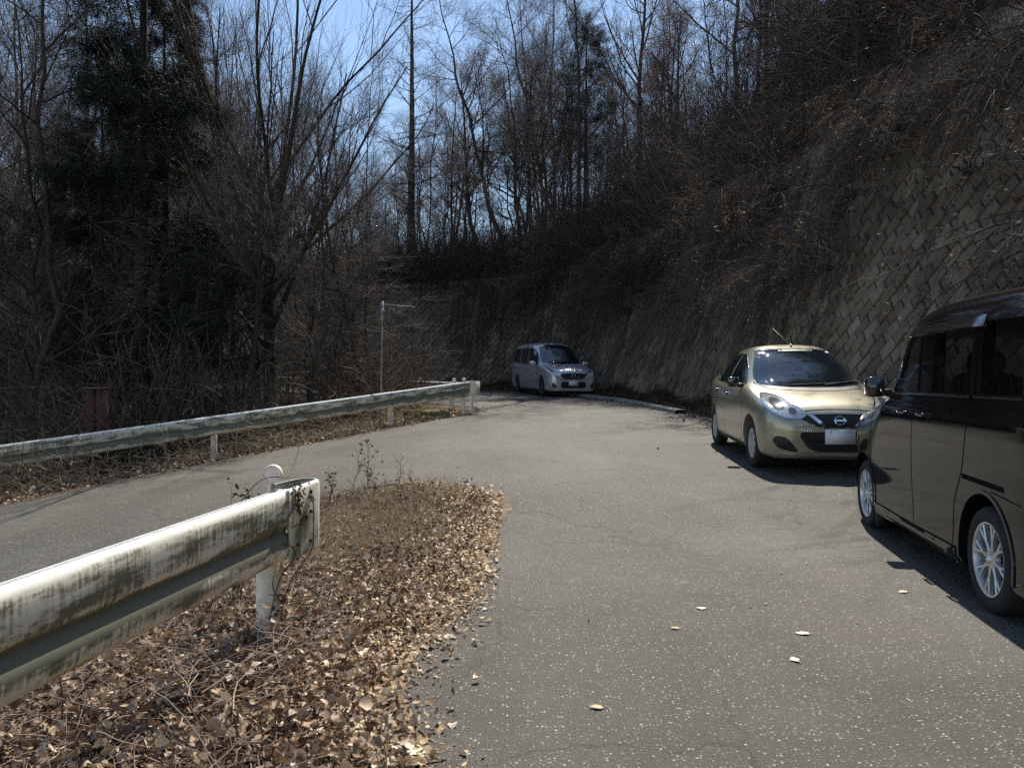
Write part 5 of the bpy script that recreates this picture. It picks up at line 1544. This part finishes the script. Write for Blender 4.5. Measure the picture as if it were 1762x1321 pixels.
def plate(c, z, tilt=0, w=.33, h=.165, name='number_plate'):
    x = c.hit(0, z, 'front', 1)[0].x
    mb = MB(); box(mb, (x + .022, 0, z), (.012, w, h), ry=tilt); o = link_mesh(name, mb.mesh(name), c.root, M['plate'], smooth=False)
    mb = MB(); box(mb, (x + .006, 0, z), (.03, w * .9, h * .9), ry=tilt); link_mesh('plate_holder', mb.mesh('plate_holder'), o, M['black'], smooth=False)
    mb = MB()
    for yy in (-.105, .105): tube(mb, [(x + .024, yy, z + .055), (x + .033, yy, z + .055)], .009, 8)
    link_mesh('plate_bolt', mb.mesh('plate_bolt'), o, M['steel'])
def emblem(c, z, r, tilt=0):
    x = c.hit(0, z, 'front', 1)[0].x + .022
    mb = MB(); n = 32; th = np.linspace(0, 2 * PI, n + 1)
    P = np.stack([np.full(n + 1, 0.), r * 1.12 * np.cos(th), r * np.sin(th)], 1)[None]; V, Q = tube_arrays(P, np.full((1, n + 1), r * .13), 8); mb.add(V, Q)
    box(mb, (0.004, 0, 0), (r * .25, r * 2.7, r * .42))
    Mx = np.array(Matrix.Rotation(tilt, 3, 'Y')); mb.V = [v @ Mx.T + np.array([x, 0, z]) for v in mb.V]
    link_mesh('emblem', mb.mesh('emblem'), c.root, M['chrome'], sharp=40)
def wiper(c, a, b, view='front'):
    P = [c.hit(*(Vector(a).lerp(Vector(b), t)), view, 1) for t in np.linspace(0, 1, 9)]
    P = [tuple(p[0] + p[1] * .016) for p in P if p]
    mb = MB(); tube(mb, P, .009, 6); link_mesh('wiper', mb.mesh('wiper'), c.root, M['black'])

# ---- gold hatchback, nose towards the camera
rows = [
 (0.00, .60, .30, .55, .44, .46, .50, .36, .44, .31),
 (0.025, .67, .40, .61, .54, .46, .60, .31, .55, .235),
 (0.09, .745, .48, .68, .65, .48, .70, .27, .66, .20),
 (0.20, .815, .54, .75, .725, .51, .775, .25, .74, .19),
 (0.45, .89, .57, .83, .765, .57, .820, .25, .79, .19),
 (0.80, .955, .60, .90, .775, .61, .832, .25, .80, .19),
 (1.02, 1.01, .62, .945, .775, .64, .832, .25, .80, .19),
 (1.22, 1.115, .60, .965, .775, .64, .832, .25, .80, .19),
 (1.55, 1.325, .565, .975, .77, .64, .832, .25, .80, .19),
 (1.85, 1.465, .54, .985, .765, .64, .832, .25, .80, .19),
 (2.25, 1.530, .53, 1.00, .765, .64, .832, .25, .80, .19),
 (2.75, 1.515, .52, 1.02, .76, .64, .832, .25, .80, .19),
 (3.20, 1.440, .49, 1.04, .75, .64, .825, .25, .79, .20),
 (3.50, 1.330, .46, 1.03, .73, .62, .80, .26, .77, .22),
 (3.66, 1.190, .46, .98, .70, .58, .77, .28, .74, .24),
 (3.76, .98, .48, .86, .66, .55, .72, .32, .68, .28),
 (3.80, .84, .44, .76, .60, .52, .64, .36, .60, .32)]
hd = Vector((-.20, -2.44)).normalized()
nl = Vector((hd.y, -hd.x))                       # to the car's right = image left is car's right side
ctr = Vector((3.06, 10.5)) + Vector((.80, .065))
gold = Car('gold_hatchback', rows, (.76, 3.21), .05, ctr, hd, 'pale gold green small hatchback facing the camera beside the retaining wall', M['gold'], .295, .352, .80)
gold.wheels(cover_spokes(7, .045), M['cover'])
c = gold
ws = [(-.655, 1.005), (-.56, .985), (-.3, .975), (0, .972), (.3, .975), (.56, .985), (.655, 1.005), (.60, 1.17), (.525, 1.345), (.475, 1.445), (.3, 1.468), (0, 1.475), (-.3, 1.468), (-.475, 1.445), (-.525, 1.345), (-.60, 1.17)]
o = c.patch('windscreen', ws, M['glass'], 'front', off=.004, rnd=.05)
c.line('windscreen_seal', ws + [ws[0]], .022, M['black'], 'front', off=.003, sm=False)
c.patch('cowl', [(-.64, 1.0), (-.56, .955), (-.3, .940), (0, .936), (.3, .940), (.56, .955), (.64, 1.0), (.3, .972), (0, .970), (-.3, .972)], M['black'], 'front', off=.006)
wiper(c, (-.30, .985), (.34, 1.012)); wiper(c, (.12, .985), (.60, 1.035))
mb = MB(); tube(mb, [(c.x(1.93), 0, 1.475), (c.x(1.99), -.0, 1.53)], .014, 8); h_ = MB()
an = link_mesh('aerial', mb.mesh('aerial'), c.root, M['black']); tube(h_, [(c.x(1.98), 0, 1.52), (c.x(2.30), -.16, 1.76)], .0045, 6); link_mesh('aerial_rod', h_.mesh('aerial_rod'), an, M['steel'])
for sg in (-1, 1):
    hl = [(.755, .845), (.700, .895), (.62, .900), (.53, .865), (.44, .790), (.375, .715), (.385, .670), (.45, .650), (.56, .655), (.66, .690), (.735, .755)]
    h0 = c.patch('headlight', [(sg * a, b) for a, b in hl], M['lens'], 'front', off=.010, smooth_poly=True, res=.03)
    c.line('headlight_rim', [(sg * a, b) for a, b in hl + hl[:1]], .014, M['chrome'], 'front', off=.011, parent=h0)
    c.patch('headlight_bowl', [(sg * (.62 + .075 * math.cos(t)), .80 + .062 * math.sin(t)) for t in np.linspace(0, 2 * PI, 16, endpoint=False)], M['lens_dark'], 'front', off=.0135, res=.03, parent=h0, depth=.004)
    c.patch('headlight_bowl', [(sg * (.49 + .045 * math.cos(t)), .725 + .036 * math.sin(t)) for t in np.linspace(0, 2 * PI, 14, endpoint=False)], M['lens_dark'], 'front', off=.0135, res=.03, parent=h0, depth=.004)
    f0 = c.patch('fog_recess', [(sg * a, b) for a, b in [(.68, .455), (.72, .40), (.66, .315), (.52, .275), (.44, .275), (.50, .35), (.58, .44)]], M['black'], 'front', off=.004, rnd=.03, res=.03)
    # chrome arm of the V grille
    c.patch('grille_bar', [(sg * a, b) for a, b in [(.29, .690), (.345, .690), (.165, .545), (.115, .545)]], M['chrome'], 'front', off=.020, depth=.02, res=.03)
    # side glass
    c.patch('side_window', [(1.38, 1.02), (1.72, 1.225), (2.06, 1.375), (2.22, 1.405), (2.27, 1.40), (2.30, 1.015)], M['glass'], sg=sg, rnd=.03)
    c.patch('side_window', [(2.36, 1.015), (2.335, 1.405), (2.62, 1.405), (2.90, 1.355), (3.02, 1.30), (3.03, 1.06), (2.95, 1.02)], M['glass'], sg=sg, rnd=.03)
    c.patch('side_window', [(3.09, 1.07), (3.08, 1.28), (3.22, 1.20), (3.30, 1.10)], M['glass'], sg=sg, rnd=.03)
    c.line('window_trim', [(1.36, 1.005), (2.3, 1.0), (3.05, 1.02), (3.3, 1.08)], .014, M['chrome'], sg=sg, off=.004)
    c.line('door_seam', [(1.22, .96), (1.18, .7), (1.22, .34), (1.5, .27), (2.2, .27), (2.33, .30)], .007, M['seam'], sg=sg)
    c.line('door_seam', [(2.33, 1.0), (2.34, .6), (2.33, .28)], .007, M['seam'], sg=sg)
    c.line('door_seam', [(2.33, .28), (2.7, .29), (2.86, .50), (3.02, .68), (3.07, 1.03)], .007, M['seam'], sg=sg)
    c.line('bonnet_seam', [(1.02, sg * .66), (.7, sg * .665), (.42, sg * .60), (.25, sg * .50), (.20, sg * .38)], .006, M['seam'], 'top')
    c.line('sill', [(1.14, .235), (2.0, .225), (2.83, .235)], .05, M['black'], sg=sg, hgt=.006)
    handle(c, 2.17, .86, sg, M['chrome'], .07); handle(c, 2.90, .89, sg, M['chrome'], .07)
    o = mirror(c, sg, 1.42, .895, 1.03, (.065, .075, .068), M['gloss_black'])
    c.patch('side_repeater', [(1.00, .70), (1.05, .70), (1.05, .725), (1.00, .725)], M['amber'], sg=sg, res=.02)
    c.patch('tail_light', [(3.5, 1.02), (3.62, 1.0), (3.74, .80), (3.6, .74), (3.52, .84)], M['red_lens'], sg=sg, off=.006, rnd=.03)
c.patch('grille', [(-.42, .645), (-.34, .695), (0, .705), (.34, .695), (.42, .645), (.24, .560), (0, .548), (-.24, .560)], M['black'], 'front', off=.006, rnd=.03, res=.03)
c.line('bonnet_seam', [(-.36, .735), (-.2, .748), (0, .752), (.2, .748), (.36, .735)], .008, M['seam'], 'front')
c.patch('lower_intake', [(-.42, .50), (0, .505), (.42, .50), (.44, .46), (.34, .31), (.22, .275), (-.22, .275), (-.34, .31), (-.44, .46)], M['black'], 'front', off=.004, rnd=.04, res=.03)
c.line('intake_slat', [(-.38, .40), (0, .405), (.38, .40)], .012, M['gloss_black'], 'front', hgt=.012)
c.line('lip_spoiler', [(-.60, .235), (-.3, .225), (0, .222), (.3, .225), (.60, .235)], .03, M['gold'], 'front', hgt=.02)
emblem(c, .632, .050, -.35); plate(c, .45)
c.patch('rear_window', [(-.5, 1.12), (.5, 1.12), (.42, 1.33), (-.42, 1.33)], M['glass'], 'rear', rnd=.05)
c.patch('sticker', [(-.44, 1.395), (-.40, 1.395), (-.40, 1.42), (-.44, 1.42)], M['plate'], 'front', off=.0065, depth=0, res=.02)
c.patch('sticker', [(.40, 1.405), (.45, 1.405), (.45, 1.425), (.40, 1.425)], M['plate'], 'front', off=.0065, depth=0, res=.02)

# ---- silver people carrier at the bend
rows = [
 (0.00, .66, .42, .58, .55, .44, .60, .34, .54, .27),
 (0.03, .76, .50, .68, .66, .46, .70, .28, .65, .21),
 (0.12, .87, .56, .78, .75, .50, .79, .24, .76, .19),
 (0.35, .965, .62, .88, .80, .56, .83, .22, .81, .18),
 (0.80, 1.06, .66, .99, .825, .60, .8475, .22, .82, .18),
 (1.05, 1.135, .67, 1.04, .825, .62, .8475, .22, .82, .18),
 (1.40, 1.40, .65, 1.07, .82, .62, .8475, .22, .82, .18),
 (1.80, 1.68, .64, 1.09, .81, .62, .8475, .22, .82, .18),
 (2.10, 1.80, .69, 1.10, .81, .62, .8475, .22, .82, .18),
 (2.60, 1.86, .70, 1.10, .81, .62, .8475, .22, .82, .18),
 (3.40, 1.86, .70, 1.10, .81, .62, .8475, .22, .82, .18),
 (4.20, 1.83, .69, 1.10, .805, .62, .84, .22, .81, .19),
 (4.48, 1.75, .63, 1.10, .79, .62, .82, .24, .79, .20),
 (4.60, 1.50, .63, 1.08, .775, .60, .80, .26, .77, .22),
 (4.68, 1.08, .66, .96, .73, .58, .75, .32, .72, .28)]
hd = Vector((.80, -2.75)).normalized()
ctr = Vector((.62, 27.35)) + Vector((.80 * .96, .80 * .28))
silver = Car('silver_minivan', rows, (.92, 3.78), .05, ctr, hd, 'silver people carrier parked at the far bend against the wall', M['silver'], .325, .385, .815)
c = silver; c.wheels(cover_spokes(5, .06), M['darkalloy'])
ws = [(-.71, 1.12), (0, 1.085), (.71, 1.12), (.66, 1.42), (.60, 1.70), (.3, 1.765), (0, 1.775), (-.3, 1.765), (-.60, 1.70), (-.66, 1.42)]
c.patch('windscreen', ws, M['glass'], 'front', off=.004, rnd=.06)
wiper(c, (-.3, 1.11), (.45, 1.14))
for sg in (-1, 1):
    c.patch('side_window', [(1.22, 1.10), (1.60, 1.40), (1.95, 1.60), (2.35, 1.66), (2.47, 1.66), (2.47, 1.08), (1.6, 1.06)], M['glass'], sg=sg, rnd=.04)
    c.patch('side_window', [(2.51, 1.08), (2.51, 1.665), (3.45, 1.665), (3.45, 1.12)], M['glass'], sg=sg, rnd=.04)
    c.patch('side_window', [(3.49, 1.12), (3.49, 1.665), (4.25, 1.64), (4.46, 1.55), (4.50, 1.28), (4.36, 1.16)], M['glass'], sg=sg, rnd=.04)
    c.line('window_trim', [(1.2, 1.08), (2.4, 1.055), (3.5, 1.10), (4.3, 1.14)], .014, M['chrome'], sg=sg, off=.004)
    hl = [(.79, .93), (.70, .94), (.56, .88), (.42, .80), (.40, .765), (.52, .775), (.70, .80), (.80, .85)]
    h0 = c.patch('headlight', [(sg * a, b) for a, b in hl], M['lens'], 'front', off=.010, rnd=.02, res=.03)
    c.patch('headlight_bowl', [(sg * a, b) for a, b in [(.72, .90), (.60, .865), (.60, .80), (.72, .83)]], M['lens_dark'], 'front', off=.013, rnd=.02, res=.03, parent=h0, depth=.004)
    c.line('grille_bar', [(sg * .50, .785), (sg * .40, .70), (sg * .33, .665), (sg * .1, .655)], .030, M['chrome'], 'front', hgt=.022)
    c.line('grille_bar', [(sg * .62, .69), (sg * .50, .615), (sg * .36, .565), (sg * .05, .555)], .022, M['chrome'], 'front', hgt=.018)
    c.patch('fog_recess', [(sg * a, b) for a, b in [(.73, .47), (.66, .46), (.58, .31), (.72, .32)]], M['black'], 'front', off=.005, rnd=.03, res=.03)
    c.line('door_seam', [(1.32, 1.05), (1.36, .6), (1.45, .26), (2.4, .25), (2.49, .4), (2.49, 1.07)], .009, M['seam'], sg=sg)
    c.line('door_seam', [(2.49, .26), (3.2, .26), (3.4, .52), (3.52, .72), (3.5, 1.1)], .009, M['seam'], sg=sg)
    c.line('slide_rail', [(3.5, .93), (4.5, .95)], .02, M['seam'], sg=sg)
    handle(c, 2.35, .93, sg, M['silver'], .09); handle(c, 2.66, .93, sg, M['silver'], .09)
    mirror(c, sg, 1.45, .975, 1.12, (.075, .11, .07), M['silver'])
    c.line('sill', [(1.32, .215), (2.3, .205), (3.38, .215)], .05, M['black'], sg=sg, hgt=.006)
    c.patch('tail_light', [(4.52, 1.3), (4.6, 1.3), (4.66, .85), (4.56, .85)], M['red_lens'], sg=sg, off=.006, rnd=.03)
    c.line('bonnet_seam', [(1.05, sg * .70), (.6, sg * .72), (.3, sg * .66), (.16, sg * .5)], .008, M['seam'], 'top')
c.patch('grille', [(-.45, .77), (0, .79), (.45, .77), (.48, .72), (.36, .60), (0, .585), (-.36, .60), (-.48, .72)], M['black'], 'front', off=.006, rnd=.03, res=.03)
c.line('grille_slat', [(-.36, .735), (0, .745), (.36, .735)], .014, M['chrome'], 'front', hgt=.014)
c.patch('lower_intake', [(-.42, .50), (0, .505), (.42, .50), (.46, .36), (.38, .29), (-.38, .29), (-.46, .36)], M['black'], 'front', off=.004, rnd=.04, res=.03)
c.line('lip_spoiler', [(-.70, .225), (0, .205), (.70, .225)], .03, M['silver'], 'front', hgt=.02)
emblem(c, .70, .055, -.3); plate(c, .455)
c.patch('rear_window', [(-.6, 1.15), (.6, 1.15), (.55, 1.6), (-.55, 1.6)], M['glass'], 'rear', rnd=.05)
c.patch('tail_gate_plate', [(-.16, .8), (.16, .8), (.16, .96), (-.16, .96)], M['plate'], 'rear')

# ---- black tall wagon, nose away from the camera
rows = [
 (0.00, .82, .42, .74, .54, .52, .58, .34, .52, .27),
 (0.03, .92, .48, .83, .62, .54, .65, .29, .60, .22),
 (0.12, 1.04, .56, .91, .675, .57, .705, .24, .67, .19),
 (0.32, 1.09, .60, .98, .705, .62, .735, .21, .715, .18),
 (0.70, 1.13, .61, 1.05, .712, .66, .740, .20, .725, .18),
 (1.02, 1.18, .63, 1.12, .716, .70, .740, .20, .725, .18),
 (1.26, 1.45, .635, 1.17, .716, .72, .740, .20, .725, .18),
 (1.47, 1.71, .64, 1.20, .714, .72, .740, .20, .725, .18),
 (1.66, 1.825, .645, 1.20, .714, .72, .740, .20, .725, .18),
 (2.20, 1.875, .65, 1.20, .714, .72, .740, .20, .725, .18),
 (3.00, 1.860, .65, 1.20, .712, .72, .740, .20, .725, .18),
 (3.48, 1.83, .64, 1.20, .710, .72, .738, .20, .722, .20),
 (3.64, 1.75, .63, 1.19, .704, .70, .730, .22, .712, .22),
 (3.70, 1.45, .60, 1.15, .695, .66, .715, .25, .70, .24),
 (3.74, 1.05, .62, .95, .665, .60, .69, .30, .67, .28)]
S = lambda t: 3.05 - t
W1 = [(S(1.80), 1.225), (S(1.54), 1.585), (S(1.42), 1.625), (S(1.08), 1.625), (S(1.14), 1.225)]
W2 = [(S(.90), 1.225), (S(.86), 1.625), (S(.24), 1.625), (S(.28), 1.225)]
W3 = [(S(.12), 1.225), (S(.10), 1.64), (S(-.36), 1.635), (S(-.40), 1.60), (S(-.40), 1.225)]
CUTS = [([(.70, 1.218), (1.30, 1.218), (3.45, 1.218), (3.42, 1.66), (1.46, 1.66), (.70, 1.66)], -.635, .635)]
for W_ in (W1, W2, W3):
    for y0, y1 in ((.50, .95), (-.95, -.50)): CUTS.append((W_, y0, y1))
hd = Vector((.19, .982)).normalized(); rt = Vector((hd.y, -hd.x))
rear = Vector((2.66, 4.29)); ctr = rear + hd * 1.275 + rt * .735
black = Car('black_wagon', rows, (.50, 3.05), .045, ctr, hd, 'glossy black tall box wagon parked at the right edge, nose away from the camera', M['blackp'], .297, .355, .722, CUTS)
c = black; c.wheels(twin_spokes, M['alloy'], rr=.70, tyre_w=.16)
for sg in (-1, 1):
    c.patch('side_window', W1, M['pane'], sg=sg, off=.003, depth=.006)
    c.patch('side_window', W2, M['pane_dark'], sg=sg, off=.003, depth=.006)
    c.patch('side_window', W3, M['pane_dark'], sg=sg, off=.003, depth=.006)
    c.pod('seat', (c.x(S(1.02)), sg * .34, 1.20), (.09, .22, .16), M['seat'], p=3.5); c.pod('headrest', (c.x(S(1.00)), sg * .34, 1.42), (.05, .12, .085), M['seat'], p=3)
    c.pod('seat', (c.x(S(.10)), sg * .34, 1.20), (.09, .24, .13), M['seat'], p=3.5); c.pod('headrest', (c.x(S(.08)), sg * .34, 1.38), (.05, .12, .08), M['seat'], p=3)
    o = c.line('window_frame', [(S(1.18), 1.21), (S(1.13), 1.62)], .035, M['blackp'], sg=sg, hgt=.010)
    c.line('window_frame', [(S(.22), 1.21), (S(.17), 1.64)], .05, M['blackp'], sg=sg, hgt=.010)
    c.line('belt_trim', [(S(1.95), 1.197), (S(1.1), 1.205), (S(.24), 1.205)], .016, M['chrome'], sg=sg, hgt=.010)
    c.line('belt_trim', [(S(.20), 1.205), (S(-.42), 1.205)], .012, M['chrome'], sg=sg, hgt=.008)
    c.line('door_seam', [(S(1.98), 1.19), (S(2.20), 1.10), (S(2.31), .95), (S(2.30), .60), (S(2.24), .30)], .009, M['seam'], sg=sg)
    c.line('door_seam', [(S(1.20), 1.2), (S(1.25), .85), (S(1.20), .27)], .010, M['seam'], sg=sg)
    c.line('door_seam', [(S(.18), 1.66), (S(.24), 1.2), (S(.30), .80), (S(.43), .55), (S(.46), .27)], .010, M['seam'], sg=sg)
    c.line('door_seam', [(S(1.55), 1.64), (S(1.2), 1.70), (S(.15), 1.69)], .008, M['seam'], sg=sg)
    c.line('sliding_rail', [(S(.31), .73), (S(-.26), .72)], .030, M['seam'], sg=sg)
    c.line('bumper_seam', [(S(-.10), .69), (S(-.45), .665)], .007, M['seam'], sg=sg)
    c.line('side_skirt', [(S(2.20), .235), (S(1.3), .225), (S(.40), .235)], .085, M['blackp'], sg=sg, hgt=.012)
    c.line('roof_rail_seam', [(1.6, sg * .57), (2.4, sg * .585), (3.3, sg * .575)], .012, M['seam'], 'top')
    for t in (1.44, 1.02):
        handle(c, S(t), 1.065, sg, M['gloss_black'], .085, .02)
    o = mirror(c, sg, S(2.02), .785, 1.25, (.075, .072, .085), M['gloss_black'])
    # rain visor over the doors
    V = []; F = []; xs = np.linspace(S(1.50), S(.10), 24)
    for q in xs:
        a = c.hit(q, 1.685, 'side', sg); b = c.hit(q, 1.615, 'side', sg); e = min(1, (q - xs[0]) / .18, (xs[-1] - q) / .04 + .35)
        V += [a[0] + a[1] * .004, a[0] + a[1] * (.018) * e + Vector((0, 0, -.012)), b[0] + b[1] * .040 * e, b[0] + b[1] * .034 * e - Vector((0, 0, .003))]
    for i in range(len(xs) - 1):
        for k in range(3): F.append((4 * i + k, 4 * i + k + 1, 4 * i + 5 + k, 4 * i + 4 + k))
    link_mesh('rain_visor', py_mesh('rain_visor', V, F), c.root, M['gloss_black'], sharp=50)
    c.patch('tail_light', [(3.60, 1.15), (3.67, 1.15), (3.70, .86), (3.62, .84)], M['red_lens'], sg=sg, off=.006, rnd=.03)
    c.patch('headlight', [(sg * .62, .92), (sg * .40, .86), (sg * .40, .76), (sg * .60, .78)], M['lens'], 'front', off=.008, rnd=.02, res=.03)
    fl = [(.50 + .37 * math.cos(t), .305 + .37 * math.sin(t)) for t in np.linspace(.15, PI - .1, 14)]
    for ax in (.50, 3.05):
        c.line('arch_lip', [(ax + .366 * math.cos(t), .307 + .366 * math.sin(t)) for t in np.linspace(-.2, PI + .2, 22)], .022, M['blackp'], sg=sg, hgt=.007)
c.patch('windscreen', [(-.65, 1.205), (0, 1.19), (.65, 1.205), (.645, 1.67), (-.645, 1.67)], M['pane'], 'front', off=.003, depth=.006)
c.patch('rear_window', [(-.55, 1.22), (.55, 1.22), (.52, 1.62), (-.52, 1.62)], M['glass'], 'rear', rnd=.05)
c.patch('number_plate', [(-.165, .80), (.165, .80), (.165, .965), (-.165, .965)], M['plate'], 'rear', off=.012)
c.patch('grille', [(-.36, .86), (.36, .86), (.34, .74), (-.34, .74)], M['black'], 'front', off=.006, rnd=.03)
for sg in (-1, 1):
    mb = MB(); box(mb, (c.x(.86), sg * .64, .17), (.03, .17, .20)); link_mesh('mud_flap', mb.mesh('mud_flap'), c.root, M['black'], smooth=False)

# ------------------------------------------------------------------ camera, sky, sun
cam = bpy.data.cameras.new('camera'); co = bpy.data.objects.new('camera', cam); COL.objects.link(co)
cam.sensor_width = 36; cam.lens = 1306 / 1762 * 36; cam.clip_end = 3000; cam.clip_start = .05
co.location = (0, 0, 1.25); co.rotation_euler = (rad(90 + .636), 0, 0)
sc.camera = co
SUN_EL, SUN_AZ = 55, 15.5
w = bpy.data.worlds.new('World'); sc.world = w; w.use_nodes = True
nt = w.node_tree; bg = nt.nodes['Background']
sk = nt.nodes.new('ShaderNodeTexSky'); sk.sky_type = 'NISHITA'; sk.sun_disc = False
sk.sun_elevation = rad(SUN_EL); sk.sun_rotation = rad(SUN_AZ); sk.air_density = 1.25; sk.dust_density = .2; sk.ozone_density = 1.0; sk.altitude = 700
nt.links.new(sk.outputs[0], bg.inputs['Color']); bg.inputs['Strength'].default_value = .092
sl = bpy.data.lights.new('sun', 'SUN'); so = bpy.data.objects.new('sun', sl); COL.objects.link(so)
sl.energy = 3.7; sl.angle = rad(.53); sl.color = (1, .94, .84)
d = Vector((math.sin(rad(SUN_AZ)) * math.cos(rad(SUN_EL)), math.cos(rad(SUN_AZ)) * math.cos(rad(SUN_EL)), math.sin(rad(SUN_EL))))
so.rotation_euler = d.to_track_quat('Z', 'Y').to_euler(); so.location = (0, 0, 30)
sc.view_settings.view_transform = 'Standard'; sc.view_settings.look = 'None'; sc.view_settings.exposure = 0.9; sc.view_settings.gamma = 1
sc.render.engine = 'CYCLES'
sc.cycles.max_bounces = 5; sc.cycles.diffuse_bounces = 2; sc.cycles.glossy_bounces = 3; sc.cycles.transparent_max_bounces = 10
sc.cycles.use_denoising = False
